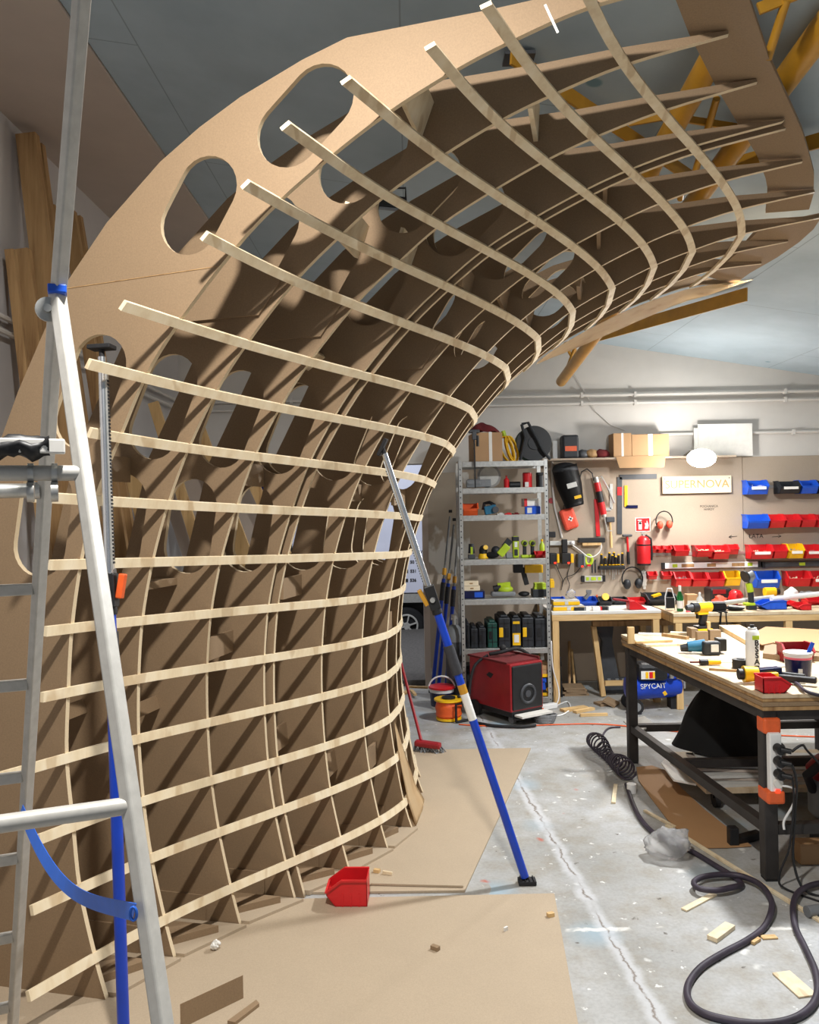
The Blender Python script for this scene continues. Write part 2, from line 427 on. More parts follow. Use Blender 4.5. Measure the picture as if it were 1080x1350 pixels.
EDGE_Z = [
  [0.0, 0.0, 0.0, 0.0, 0.0, 0.0, 0.0],
  [0.16, 0.166, 0.17, 0.17, 0.168, 0.163, 0.155],
  [0.412, 0.412, 0.412, 0.411, 0.409, 0.407, 0.404],
  [0.645, 0.642, 0.638, 0.636, 0.633, 0.631, 0.629],
  [0.9, 0.896, 0.891, 0.887, 0.882, 0.877, 0.872],
  [1.149, 1.141, 1.133, 1.126, 1.119, 1.112, 1.106],
  [1.389, 1.38, 1.372, 1.363, 1.353, 1.344, 1.334],
  [1.63, 1.618, 1.606, 1.594, 1.583, 1.572, 1.561],
  [1.867, 1.85, 1.833, 1.817, 1.803, 1.788, 1.775],
  [2.097, 2.075, 2.055, 2.035, 2.016, 1.998, 1.98],
  [2.311, 2.285, 2.26, 2.237, 2.216, 2.196, 2.177],
  [2.502, 2.476, 2.45, 2.426, 2.404, 2.383, 2.363],
  [2.744, 2.708, 2.676, 2.647, 2.622, 2.601, 2.584],
  [2.898, 2.865, 2.834, 2.805, 2.778, 2.754, 2.733],
  [3.034, 3.003, 2.974, 2.945, 2.918, 2.892, 2.867],
  [3.159, 3.123, 3.09, 3.058, 3.028, 3.001, 2.975],
  [3.268, 3.226, 3.188, 3.153, 3.122, 3.095, 3.071],
  [3.342, 3.298, 3.258, 3.222, 3.189, 3.16, 3.135],
  [3.416, 3.37, 3.328, 3.289, 3.254, 3.223, 3.196],
]
TH, Y0, D = R(13), 2.7117, .2986
NV = V((math.sin(TH), math.cos(TH), 0)); SV = V((math.cos(TH), -math.sin(TH), 0))
TIPS = [(.32, 3.445), (.467, 3.423), (.612, 3.39), (.767, 3.345), (.902, 3.304), (1.021, 3.27), (1.113, 3.242), (1.029, 3.226), (.948, 3.2), (.839, 3.165)]
S_BACK, Z_BACK = (-.018, -.065, -.145), (-.01, -.012, -.014)
for r in EDGE_S: r.extend([r[6]+d for d in S_BACK])
for r in EDGE_Z: r.extend([max(0, r[6]+d) for d in Z_BACK])
NR, NB = 10, 19
def q3(s, z, k): return SV*s+NV*(Y0+k*D)+V((0, 0, z))
def lerp_row(row, k):
    if k <= 0: return row[0]+(row[0]-row[1])*(-k)
    i = min(int(k), NR-2); f = k-i
    return row[i]*(1-f)+row[i+1]*f
def edge(v, k):                       # point of the curved front edge: row v (0..18), rib k, both may be fractions
    i = min(int(v), NB-2); f = v-i
    s = [lerp_row(EDGE_S[j], k) for j in (i, i+1)]; z = [lerp_row(EDGE_Z[j], k) for j in (i, i+1)]
    return s[0]*(1-f)+s[1]*f, z[0]*(1-f)+z[1]*f
def prof(k):                          # smooth profile of a rib's front edge
    ki = int(k)
    base = [(lerp_row(EDGE_S[v], k), lerp_row(EDGE_Z[v], k)) for v in range(NB)]
    tip = (TIPS[ki][0]*(1-(k-ki))+TIPS[min(ki+1, 9)][0]*(k-ki), TIPS[ki][1]*(1-(k-ki))+TIPS[min(ki+1, 9)][1]*(k-ki))
    return catmull(base+[tip], 4)
def shift(v, k): return (lerp_row(EDGE_S[v], k)-EDGE_S[v][0], lerp_row(EDGE_Z[v], k)-EDGE_Z[v][0])
def stadium(cx, cz, L, w, ang, n=12):
    h = (L-w)/2; r = w/2; out = []
    for e, a0 in ((1, -PI/2), (-1, PI/2)):
        for i in range(n+1):
            a = a0+PI*i/n
            x, y = e*h+r*math.cos(a), r*math.sin(a)
            out.append((cx+x*math.cos(ang)-y*math.sin(ang), cz+x*math.sin(ang)+y*math.cos(ang)))
    return out
OUTER = [((-.02, 3.472), 17), ((-.322, 3.452), 16), ((-.811, 3.434), 15)] + \
        [((a, b), v) for (a, b), v in [((-.975, 3.381), 14), ((-1.211, 3.282), 13), ((-1.37, 3.195), 13), ((-1.528, 3.089), 12), ((-1.75, 2.89), 12), ((-1.94, 2.663), 11), ((-2.042, 2.473), 10), ((-2.14, 2.29), 10), ((-2.225, 2.1), 9), ((-2.31, 1.85), 8), ((-2.38, 1.55), 7), ((-2.42, 1.2), 6), ((-2.43, .8), 4), ((-2.43, .4), 2), ((-2.43, .0), 1)]]
HOLES = [(-1.38, 2.915, .37, .225, R(58), 12), (-.97, 3.185, .40, .235, R(42), 14), (-1.835, 2.27, .44, .22, R(66), 10), (-2.045, 1.79, .42, .225, R(80), 8)]
frame = thing('wave_frame', 'tall unfinished wave shaped frame of brown fibreboard ribs and pale battens', 'frame', (-.72, 3.4, 0))
FO = V((-.72, 3.4, 0))
def make_rib(k, th=.022, holes=True):
    tip = TIPS[int(round(k))]
    outer = [p for p in prof(k)]
    outer.append((tip[0]-.004, tip[1]+.012))
    for (a, b), v in OUTER:
        ds, dz = shift(v, k); outer.append((a+ds, max(0, b+dz)))
    hs = []
    for cx, cz, L, w, an, v in HOLES:
        ds, dz = shift(v, k); hs.append(stadium(cx+ds, cz+dz, L, w, an)[::-1])
    return plate_with_holes('rib', outer, hs if holes else [], th, lambda a, b, c: q3(a, b, k)+NV*c, 'mdf', frame, FO, 'mdf_edge')
for k in range(NR):
    if k == 3:
        make_rib(k-.085); make_rib(k+.085)
    else: make_rib(k)
ENDS = {1: -.88, 2: -.63, 3: -.48, 4: -.95, 5: -.37, 6: -.37, 7: -.42, 8: -.8, 9: -.43, 10: -.75, 11: -.75, 12: -.45, 13: -.5, 14: -.74, 15: -.69, 16: -.48, 17: -.6, 18: -.25}
for v in range(1, NB):
    ks = [ENDS[v], ENDS[v]/2]+[i/4 for i in range(0, 37)]
    pts, sd_, up = [], [], []
    srow = EDGE_S[v]; zrow = EDGE_Z[v]
    def sm(row, k):  # smooth along the front flank, sharp at the ridge (rib 7)
        if k <= 0: return row[0]+(1.5*(row[1]-row[0])-.5*(row[2]-row[1]))*k
        if k <= 6:
            i = min(int(k), 5); t = k-i; p = [row[i-1] if i else 3*row[0]-3*row[1]+row[2], row[i], row[i+1], row[i+2] if i < 5 else 3*row[6]-3*row[5]+row[4]]
            return .5*(2*p[1]+(-p[0]+p[2])*t+(2*p[0]-5*p[1]+4*p[2]-p[3])*t*t+(-p[0]+3*p[1]-3*p[2]+p[3])*t**3)
        return lerp_row(row, k)
    for k in ks:
        a = (sm(srow, k), sm(zrow, k))
        lo = edge(max(v-.4, 0), max(k, 0)); hi = edge(min(v+.4, 18), max(k, 0)) if v < 18 else (edge(18, max(k, 0))[0], edge(18, max(k, 0))[1])
        if v == 18: lo = edge(17.5, max(k, 0))
        T = V((hi[0]-lo[0], hi[1]-lo[1])).normalized(); N = V((T[1], -T[0]))
        a = (a[0]+N[0]*.004, a[1]+N[1]*.004)
        pts.append(q3(a[0], a[1], k)); sd_.append(SV*T[0]+V((0, 0, T[1]))); up.append(SV*N[0]+V((0, 0, N[1])))
    mb = MB().ribbon(pts, sd_, .037, .014, up); mb.build('batten', 'batten', frame, world=True)
def onrib0(px, py): r = ray(px, py); p = r*(Y0/NV.dot(r)); return p.dot(SV), p.z+CAM_H
# crest plates lying along the rib tips
def crest(px, py):
    r = ray(px, py); t = (3.7434-CAM_H)/(r.z+.0846*r.x+.0781); p = r*t
    return V((p.x, p.y, p.z+CAM_H+.014))
up_out = [(986.5, 0), (1013, 80), (1040, 138), (1058, 178), (1066, 205), (1073.5, 233.7), (1073, 259.6), (1067, 280)]
up_in = [(1009.6, 284.6), (1011.5, 269), (1012, 252), (1009.6, 239), (998.5, 209.6), (984, 185.5), (969, 161), (944, 118.5), (908.7, 50), (889, 0), (860, -75), (800, -190)]
MB().prism([crest(*p) for p in [(905, -230), (950, -90)]+up_out+up_in], (0, 0, .02)).build('crest_plate', 'mdf', frame, world=True)
lo_out = [(1084, 289), (1072.6, 306), (1054, 322.6), (1024.4, 343), (989, 363), (967, 379)]
lo_in = [(935, 368), (941, 362.4), (974.4, 335.5), (1001, 306)]
MB().prism([crest(*p) for p in lo_out+lo_in], (0, 0, .02)).build('crest_plate', 'mdf', frame, world=True)
# bent plywood skins on the return flank
def skin(v0, v1, k0, kw, n=14):
    mb = MB()
    def fn(u, w):
        v = v0+(v1-v0)*u; k = k0+kw(u)*w
        if v > 18:
            a = edge(18, min(k, 9)); tp = TIPS[min(9, int(k))]; f = v-18; s, z = a[0]*(1-f)+tp[0]*f, a[1]*(1-f)+tp[1]*f
        else: s, z = edge(v, min(k, 9))
        if k > 9: s -= (k-9)*.08; z -= (k-9)*.045
        lo = edge(max(min(v, 17.6)-.3, 0), 6); hi = edge(min(v+.3, 18), 6); T = V((hi[0]-lo[0], hi[1]-lo[1])).normalized()
        return q3(s+T[1]*.014, z-T[0]*.014, k)
    return mb.grid(fn, n, 6, .006)
MB().bar(q3(-1.94, 2.66, -.0395), q3(-1.31, 2.69, -.0395), .0025, .002, NV).build('panel_joint', 'oldwood', frame, world=True)
MB().bar(q3(*onrib0(719, 9), -.04), q3(*onrib0(736, 46), -.04), .008, .002, NV).build('paint_streak', 'paper', frame, world=True)
skin(0, 2.85, 6.12, lambda u: 1.5*(1-u*.93)).build('skin_panel', 'plywood', frame, world=True, smooth='all')
skin(13.4, 19, 8.95, lambda u: 1.35*math.sin(PI*min(1, u*.97+.03))**.8+.02).build('skin_panel', 'plywood', frame, world=True, smooth='all')
# spacer blocks between neighbouring ribs: (bay, s and z of the block on the rear rib's face, height, tilt)
SP = [(2, 310, 843, .1, 0), (1, 208, 925, .06, .3), (0, 112, 930, .06, .3), (3, 378, 965, .11, .1), (4, 442, 1000, .11, .15), (5, 496, 990, .12, 0), (3, 397, 770, .1, 0), (4, 430, 826, .1, 0), (6, 516, 816, .1, 0),
      (2, 350, 628, .1, .05), (0, 172, 620, .1, -.05), (4, 476, 650, .09, 0), (5, 534, 656, .09, 0), (1, 222, 766, .03, 0),
      (0, 562, 160, .14, 1.2), (1, 708, 165, .14, 1.5), (1, 478, 320, .14, 1.2), (2, 545, 345, .12, 1.2), (3, 621, 380, .11, 1.35), (4, 668, 398, .11, 1.35), (5, 700, 422, .1, 1.3), (3, 798, 262, .1, 1.5), (4, 790, 318, .09, 1.5), (2, 420, 480, .1, .6), (5, 765, 390, .05, 1.4)]
def onrib(px, py, k):
    r = ray(px, py); t = (Y0+k*D)/(NV.dot(r)); p = r*t
    return p.dot(SV), p.z+CAM_H
for bay, px, py, h, tilt in SP:
    a, b = onrib(px, py, bay+1)
    lo_, hi_ = bay+.04+(.085 if bay == 3 else 0), bay+.96-(.085 if bay == 2 else 0)
    cen = q3(a, b, (lo_+hi_)/2)
    m = Matrix.Rotation(-TH, 4, 'Z') @ Matrix.Rotation(-tilt, 4, 'Y')
    mb = MB()
    mb.box((0, 0, 0), (h, (hi_-lo_)*D, .018) if tilt > .5 else (.018 if h > .05 else .1, (hi_-lo_)*D, h))
    bmesh.ops.transform(mb.bm, matrix=Matrix.Translation(cen) @ m, verts=mb.bm.verts[:])
    mb.build('spacer_block', 'batten' if tilt > .5 and bay < 3 else 'mdf', frame, world=True)
# splice plates screwed over the joints of the ribs
for k in (1, 2, 3, 4):
    f = k+.085 if k == 3 else k
    base = [onrib(x, y, 1) for x, y in ((246, 426), (344, 417), (372, 372), (352, 345), (300, 330), (250, 352))]
    d0 = shift(12, 1); dk = shift(12, k)
    pts = [q3(a+dk[0]-d0[0], b+dk[1]-d0[1], f)-NV*.024 for a, b in base]
    MB().prism(pts, NV*.012).build('splice_plate', 'mdf', frame, world=True)
# base boards and kick plates between the feet
for k in range(6):
    a0 = edge(0, k)[0]; a1 = edge(0, k+1)[0]
    e0, e1 = k+(.05 if k != 3 else .14), k+(.95 if k != 2 else .86)
    MB().prism([q3(a0+.03, 0.003, e0), q3(a1+.03, 0.003, e1), q3(a1-.8, .003, e1), q3(a0-.8, .003, e0)], (0, 0, .022)).build('base_board', 'mdf_floor', frame, world=True)
    MB().prism([q3(a0-.08, .025, e0+.1), q3(a1-.06, .025, e0+.62), q3(a1-.6, .025, e0+.62), q3(a0-.6, .025, e0+.1)], (0, 0, .03)).build('base_board', 'mdf', frame, world=True)
    kk = k+1-(.17 if k == 2 else .06)
    MB().prism([q3(a1-.16, .026, kk), q3(a1-.16, .135, kk), q3(a1-.75, .145, kk), q3(a1-.75, .026, kk)], NV*.012).build('kick_plate', 'mdf', frame, world=True)

# ------------------------------------------------------------------ floor sheets, ladder, props
def sheet(name, pts, z0, th, mat, label, cat, **kw):
    mb = MB().prism([(p[0], p[1], z0) for p in pts], (0, 0, th)); return one(mb, name, mat, label, cat, **kw)
a, b = fl(700, 988), fl(613, 1177); a2, b2 = fl(731, 1181), fl(748, 1420)
sheet('floor_board', [a, b, (-1.2, b.y+.02, 0), (-1.75, a.y+.02, 0)], 0.001, .011, 'mdf_floor', 'far fibreboard sheet on the floor with a slanting right edge', 'board')
sheet('floor_board', [a2, (b2.x, 1.9, 0), (-2.2, 1.9, 0), (-2.2, a2.y-.01, 0)], 0.001, .011, 'mdf_floor', 'near fibreboard sheet on the floor under the red bin and the ladder', 'board')

Hg = at(74, 402, 1.9); RF = fl(15, 1385); UP = at(110, -30, 1.62); FF = V((-.245, 1.2, 0)); ACR = V((-.93, -.37, 0)).normalized()*.46
lad = thing('stepladder', 'aluminium stepladder with round and square rungs at the left edge', 'ladder', RF)
for off in (V((0, 0, 0)), ACR):
    MB().bar(Hg+off, RF+off, .022, .034, (.3, .95, 0)).build('rail', 'alu', lad, world=True, bevel=.004)
    MB().bar(Hg+V((.012, -.02, .02))+off, FF+off, .026, .034, (.3, .95, 0)).build('rail', 'alu', lad, world=True, bevel=.004)
MB().bar(Hg+(RF-Hg)*.07, UP, .022, .034, (.3, .95, 0)).build('rail', 'alu', lad, world=True, bevel=.004)
def onseg(p, q, y):                     # point of a 3-D segment that appears at picture height y
    lo, hi = 0, 1
    for _ in range(40):
        m = (lo+hi)/2; w = p+(q-p)*m; d = w.y
        yy = 675-1080*(((w.z-CAM_H)/d)*math.cos(ROLL)-(w.x/d)*-math.sin(ROLL)*-1)
        if yy < y: lo = m
        else: hi = m
    return p+(q-p)*lo
for y in (757, 882, 1003, 1110, 1213, 1305):
    p = onseg(Hg, RF, y); MB().bar(p+ACR*.03, p+ACR, .026, .03).build('rung', 'alu', lad, world=True, bevel=.003)
FT = Hg+V((.012, -.02, .02))
for y in (607, 1047, 1560):
    p = onseg(FT, FF, y); MB().cyl(p+ACR*.008, p+ACR, .0165).build('rung', 'alu', lad, world=True, smooth=True)
p = onseg(Hg, RF, 628); MB().cyl(p+ACR*.03, p+ACR, .018).cyl(p+ACR*.08, p+ACR*.025, .022).build('rung', 'steel', lad, world=True, smooth=True)
MB().box(FT+V((0, 0, .006)), (.04, .06, .02), rz=.38).build('end_cap', 'binblue', lad, world=True, bevel=.003)['label'] = 'blue plastic end cap'
mb = MB(); q = Hg+V((-.004, -.035, -.02)); mb.cyl(q, q+V((.004, -.006, 0)), .028).cyl(q, q+V((.008, -.02, 0)), .009); mb.build('hinge_plate', 'steel', lad, world=True, smooth=True)
pr = onseg(FT, FF, 607)
for f in (.1, .2):
    MB().cyl(pr+ACR*(f+.01), pr+ACR*(f+.035), .021).cyl(pr+ACR*f+V((0, -.01, -.04)), pr+ACR*(f+.03)+V((0, -.01, -.04)), .021).build('clamp_ring', 'steel', lad, world=True, smooth=True)
w0 = at(86, 594, 1.72); dv = ACR.normalized()
mb = MB().bar(w0+V((0, 0, .008)), w0+dv*.5+V((0, 0, .012)), .03, .03); one(mb, 'batten_offcut', 'paper', 'white painted stick lying across the ladder rung, wrapped in black film', 'stick', bevel=.003)
mb = MB()
def wrapfn(u, v):
    a = 2*PI*v; r = .021+.014*noise.noise(V((u*9, v*7, 1)))+.003*math.sin(19*u+7*v)
    return w0+dv*(.03+.2*u)+V((0, 0, .01))+V((dv.y, -dv.x, 0))*math.cos(a)*r+V((0, 0, math.sin(a)*r-.004))
mb.grid(wrapfn, 18, 20); one(mb, 'plastic_wrap', 'black', 'crumpled black film wrapped round the white stick on the ladder', 'film', smooth='all')

# telescopic support props
def prop(label, top, foot, fr, headdir, r=.019, grip=True, lever='orange', flip=1):
    t = thing('support_prop', label, 'prop', foot)
    ax = (top-foot); L = ax.length; d = ax.normalized(); P = lambda f: foot+ax*f
    side = d.cross(V((0, 1, 0))).normalized()*flip
    MB().cyl(P(.015), P(fr[0]), r).build('outer_tube', 'blue', t, world=True, smooth=True)
    MB().cyl(P(fr[0]-.02), P(.985), r*.72).build('inner_tube', 'chrome', t, world=True, smooth=True)
    mb = MB(); n = int(L*(1-fr[0])/.016)
    rx = side*r*.72
    mb.bar(P(fr[0]+.03)+rx, P(.97)+rx, .007, .016, (0, 1, 0)); mb.build('rack_strip', 'steel', t, world=True)
    mb = MB()
    for i in range(n-3):
        q = P(fr[0]+.04+(.93-fr[0])*i/n)+rx*1.25; mb.bar(q-d*.0035, q+d*.0035, .007, .013, (0, 1, 0))
    o = mb.build('rack_teeth', 'black', t, world=True); o['kind'] = 'stuff'
    if grip: MB().cyl(P(fr[1]), P(fr[2]), r*1.3).build('foam_grip', 'foam', t, world=True, smooth=True)
    q = P(fr[0]); mb = MB().bar(q-d*.06, q+d*.06, .052, .05, (0, 1, 0)); mb.cyl(q+V((0, -.035, -.01)), q+V((0, .03, -.01)), .016)
    mb.cyl(q-d*.085, q-d*.05, r*1.25); mb.build('ratchet_body', 'black', t, world=True, bevel=.005)
    MB().bar(q+side*.034-d*.03, q+side*.05+d*.055, .022, .034, (0, 1, 0)).build('release_lever', lever, t, world=True, bevel=.004)
    MB().cyl(q+V((0, -.037, -.01)), q+V((0, -.03, -.01)), .012).build('pivot_pin', 'steel', t, world=True, smooth=True)
    mb = MB(); mb.cyl(foot+V((0, 0, .022)), P(.02), .01)
    mb.box(foot+V((0, 0, .011)), (.085, .06, .02))
    for i in range(4): mb.box(foot+V((-.03+.02*i, 0, .024)), (.006, .058, .008))
    mb.build('foot_pad', 'rubber', t, world=True, bevel=.003)
    mb = MB(); mb.cyl(P(.98), top+d*.0, .01); hd = V(headdir).normalized(); mb.bar(top-hd*.045, top+hd*.045, .05, .016, d); mb.build('head_plate', 'rubber', t, world=True, bevel=.003)
    return t, P, side, d
tp = at(134, 458, 2.93); ft = fl(164, 1392)+V((0, 0, .012))
prop('blue telescopic prop standing behind the ladder, head in a rib slot', tp, ft, (.64, .5, .58), (1, -.2, 0), .02, True, 'orange', -1)
a, b = onrib(497, 590, 3.75); tp = q3(a+.03, b, 3.72); ft = fl(695, 1165)+V((0, 0, .001))
t, P, side, d = prop('blue telescopic prop leaning from the floor into the curved frame', tp, ft, (.655, .48, .545), (.4, -.1, .8), .02, True, 'truss')
MB().cyl(P(.375), P(.455), .0205).build('paper_label', 'paper', t, world=True, smooth=True)['label'] = 'white and orange printed label'
MB().cyl(P(.435), P(.456), .0207).build('label_band', 'truss', t, world=True, smooth=True)
# strap tied across the ladder
p0 = onseg(Hg, RF, 1043)+V((.0, -.03, 0)); p1 = onseg(FT, FF, 1178)+V((-.01, -.03, 0))
pts = []
for i in range(25):
    u = i/24; q = p0.lerp(p1, u); q.z -= .10*math.sin(PI*u)*(1-.3*u); pts.append(q)
mb = MB().ribbon(pts, [V((.35+.25*math.sin(i*.25), -.1, 1)) for i in range(25)], .034, .002, [V((.1, 1, .1)) for _ in range(25)])
mb.tube([p1+V((.006*math.cos(a), -.006, .012*math.sin(a))) for a in [i*PI/6 for i in range(12)]], .003, 6, True)
one(mb, 'strap', 'blue_tape', 'blue strap sagging between the two legs of the ladder', 'strap', smooth=True)

# ------------------------------------------------------------------ timber along the left wall
def plank(label, top, bot, w, th, mat='oldwood', cat='plank', group=None, name='timber_plank', up=(1, 0, 0)):
    mb = MB().bar(top, bot, w, th, up); return one(mb, name, mat, label, cat, group=group or 'timbers leaning along the left wall')
TB = [((36, 178), -1.85, .12, .06, 'tallest weathered timber leaning on the left wall up to the ceiling'),
      ((47, 192), -1.8, .1, .05, 'second tallest timber, just right of the tallest one on the left wall'),
      ((14, 330), -1.95, .05, .05, 'thin square timber at far left, leaning beside a thicker pale one'),
      ((27, 330), -1.9, .11, .06, 'thick cracked pale timber at far left below the tallest timbers'),
      ((68, 272), -1.8, .06, .05, 'slim timber partly hidden by the upper ladder rail'),
      ((91, 280), -1.75, .09, .05, 'brown timber visible just right of the upper ladder rail'),
      ((103, 286), -1.7, .05, .05, 'rightmost timber beside the upper ladder rail and the first rib')]
for (px, py), bx, w, th, lb in TB:
    r = ray(px, py); y = (XL+.09)/r.x; tp_ = V((XL+.09, y, CAM_H+r.z*y)); plank(lb, tp_, V((bx, y-.02, .02)), th, w)
for i, (yy, bx, w, h, lb) in enumerate([(6.2, -1.62, .1, 2.9, 'leaning plank seen through the lower slot of the first rib'), (6.45, -1.5, .08, 2.7, 'narrow leaning plank behind the telescopic prop, seen through a slot'),
        (6.7, -1.42, .12, 2.6, 'wide leaning plank seen right of the telescopic prop'), (6.9, -1.3, .09, 2.5, 'leaning plank seen through the second rib slot')]):
    plank(lb, V((XL+.12+.25*i, yy, h)), V((bx+.3*i, yy-.1, .02)), .04, w, 'pine')
for i, (x0, x1, yy, h, lb) in enumerate([(-1.55, -1.0, 7.2, 2.3, 'grey sheet leaning behind the frame, seen through the third rib slot'), (-1.2, -.75, 7.6, 2.2, 'grey sheet leaning farther right beside the dark blue cab')]):
    mb = MB().prism([(x0, yy, .01), (x1, yy, .01), (x1-.75, yy+.1, h), (x0-.75, yy+.1, h)], (.02, .02, 0)); one(mb, 'leaning_sheet', 'strip', lb, 'sheet')

# ------------------------------------------------------------------ pipes, trusses, floodlight
for dz, lb in ((0, 'upper of the two thin pipes running along the back wall'), (-.085, 'lower of the two thin pipes running along the back wall')):
    t = thing('wall_pipe', lb, 'pipe', (0, YB-.045, 2.97+dz))
    MB().tube([(XL+.05, 4.2, 2.97+dz), (XL+.05, YB-.06, 2.97+dz), (XL+.08, YB-.045, 2.97+dz), (XR-.02, YB-.045, 2.97+dz)], .016, 8).build('pipe_run', 'wall', t, world=True, smooth=True)
    for x in (-1.2, .4, 1.8, 2.35, 3.9): MB().box((x, YB-.04, 2.97+dz), (.025, .05, .05)).build('pipe_clip', 'wall', t, world=True)
t = thing('wall_pipe', 'short lower pipe beside the white panels above the tool board', 'pipe', (4, YB-.045, 2.55))
MB().cyl((2.6, YB-.045, 2.55), (XR-.02, YB-.045, 2.55), .016, seg=10).build('pipe_run', 'wall', t, world=True, smooth=True)
for x in (3.4, 3.98, 4.8): MB().box((x, YB-.04, 2.55), (.025, .05, .05)).build('pipe_clip', 'wall', t, world=True)
mb = MB().tube([at(x, y, YB-.02) for x, y in ((757, 493), (770, 515), (785, 542), (805, 560), (825, 568))], .005, 5); one(mb, 'wall_cable', 'wall', 'thin loose cable hanging down the wall from the truss end', 'cable')

tr = thing('roof_truss', 'ochre yellow roof truss of thick tubes under the sloping ceiling', 'truss', (1.55, 5, 3.3))
for p, q, r_ in ((at(1130, -22, 2.76), at(740, 503, 8.25), .052), (at(945, 66, 3.12), at(842, 250, 4.25), .05)):
    MB().cyl(p, q, r_).build('chord_tube', 'truss', tr, world=True, smooth=True)
for p, q, w in ((at(674, 74, 3.42), at(912, 234, 4.28), .07), (at(950, 222, 4.12), at(1085, 184, 3.72), .07), (at(782, 445, 7.9), at(985, 388, 6.05), .1), (at(830, 162, 3.85), at(900, 150, 3.7), .03), (at(898, 156, 3.6), at(1000, 172, 3.75), .03), (at(1000, 12, 2.86), at(1050, -8, 2.84), .04), (at(836, 258, 4.6), at(905, 245, 4.4), .03)):
    MB().bar(p, q, .012, w).build('web_bar', 'truss', tr, world=True)
for p, q in ((at(945, 130, 3.5), at(917, 226, 3.9)), (at(1037, 0, 2.84), at(1012, 78, 2.98)), (at(762, 448, 8.0), at(743, 498, 8.15)), (at(757, 447, 8.0), at(759, 470, 8.1)), (at(745, 452, 8.0), at(756, 475, 8.1)), (at(900, 238, 3.95), at(897, 262, 4.1)), (at(868, 215, 4.0), at(863, 240, 4.2))):
    MB().cyl(p, q, .016, seg=10).build('tie_rod', 'truss', tr, world=True, smooth=True)
p = at(684, 77, 3.5); one(MB().box(p, (.13, .1, .015)), 'hatch_shade_plate', 'darkgrey', 'small dark plate standing for the shaded ceiling opening where a yellow bar passes', 'hatch')  # dark colour of this thin plate stands for the shade inside the opening
p = at(516, 268, 4.8)
t = thing('floodlight', 'unlit black floodlight hanging under the ceiling behind the ribs', 'lamp', p)
m = Matrix.Rotation(R(-40), 4, 'X') @ Matrix.Rotation(R(12), 4, 'Y')
MB().box(p, (.15, .04, .11), mt=m).build('lamp_housing', 'black', t, world=True, bevel=.008)
MB().box(p+V((-.005, -.02, -.024)), (.12, .01, .085), mt=m).build('lamp_glass', 'grey', t, world=True)
MB().tube([p+V((-.085, .0, 0)), p+V((-.085, .03, .1)), p+V((.085, .03, .1)), p+V((.085, 0, 0))], .007, 6).cyl(p+V((0, .03, .1)), p+V((0, .03, .26)), .012).build('lamp_bracket', 'black', t, world=True)

# ------------------------------------------------------------------ lorry outside the doorway
LY, GZ = 13.0, -.29
lor = thing('box_truck', 'pale box truck with dark blue cab parked outside the open doorway', 'truck', (-.5, LY+1, GZ))
MB().b0(-1.87, 4.2, LY, LY+2.3, .52, 3.2).build('cargo_box', 'truckwhite', lor, world=True)
MB().b0(-1.87, 4.2, LY+.02, LY+2.3, .36, .5).build('side_skirt', 'steel', lor, world=True)
MB().prism([(-2.0, LY+.05, GZ+.35), (-2.0, LY+.05, 2.35), (-2.9, LY+.05, 2.35), (-3.5, LY+.05, 1.45), (-3.95, LY+.05, 1.2), (-4.0, LY+.05, GZ+.35)], (0, 2.1, 0)).build('cab', 'navy', lor, world=True, bevel=.06)
MB().b0(-3.7, 4.2, LY+.3, LY+2.0, GZ+.22, .38).build('chassis', 'black', lor, world=True)
for x in (-.08, -3.2):
    wh = MB().lathe([(.06, .0), (.25, .0), (.285, .04), (.285, .2), (.2, .22), (.06, .22)], (x, LY+.02, GZ+.285), 28, Matrix.Rotation(-PI/2, 4, 'X')).build('wheel', 'tyre', lor, world=True, smooth=True)
    mb = MB(); c = V((x, LY-.0, GZ+.285)); mb.cyl(c, c+V((0, -.03, 0)), .055)
    for i in range(6):
        a_ = i*PI/3+.3; mb.bar(c+V((math.cos(a_)*.03, -.012, math.sin(a_)*.03)), c+V((math.cos(a_)*.165, -.012, math.sin(a_)*.165)), .02, .055, (0, 1, 0))
    mb.tube([c+V((math.cos(i*PI/16)*.172, -.01, math.sin(i*PI/16)*.172)) for i in range(32)], .016, 6, True)
    mb.build('wheel_rim', 'alu', wh, world=True)
for s_, x, y in (('E', 542, 728), ('WI', 554.5, 728), ('50', 543.5, 741), ('2', 555.8, 741), ('531', 545, 753), ('536', 544.8, 765)):
    p = at(x, y, LY-.01); text(s_, .066, p, 'ink', lor, bold=.002)
for y in (753, 765):
    p = at(536.2, y, LY-.01); MB().box(p, (.045, .006, .05)).build('printed_icon', 'ink', lor, world=True)

# ------------------------------------------------------------------ small builder for composed things (local coordinates)
OPS = {'b': 'box', 'c': 'cyl', 's': 'sph', 't': 'tube', 'p': 'prism', 'r': 'bar', 'l': 'lathe'}
def comp(name, label, cat, loc, parts, rz=0, group=None):
    t = thing(name, label, cat, loc, rz, group)
    for pt_ in parts:
        pn, mt, ops = pt_[:3]; kw = pt_[3] if len(pt_) > 3 else {}
        mb = MB()
        for o in ops: getattr(mb, OPS[o[0]])(*o[1:])
        o_ = mb.build(pn, mt, t, smooth=kw.get('smooth', False), bevel=kw.get('bevel', 0))
        if 'label' in kw: o_['label'] = kw['label']
    return t
SM = {'smooth': True}
BV = {'bevel': .006}
def single(name, mat, label, cat, loc, ops, rz=0, group=None, **kw):
    mb = MB()
    for o in ops: getattr(mb, OPS[o[0]])(*o[1:])
    o = mb.build(name, mat, None, loc, **kw); o.rotation_euler = (0, 0, rz); LOCS[o.name] = V(loc)
    return tag(o, label, cat, group)
def xz(px, py, y): p = at(px, py, y); return p.x, p.z

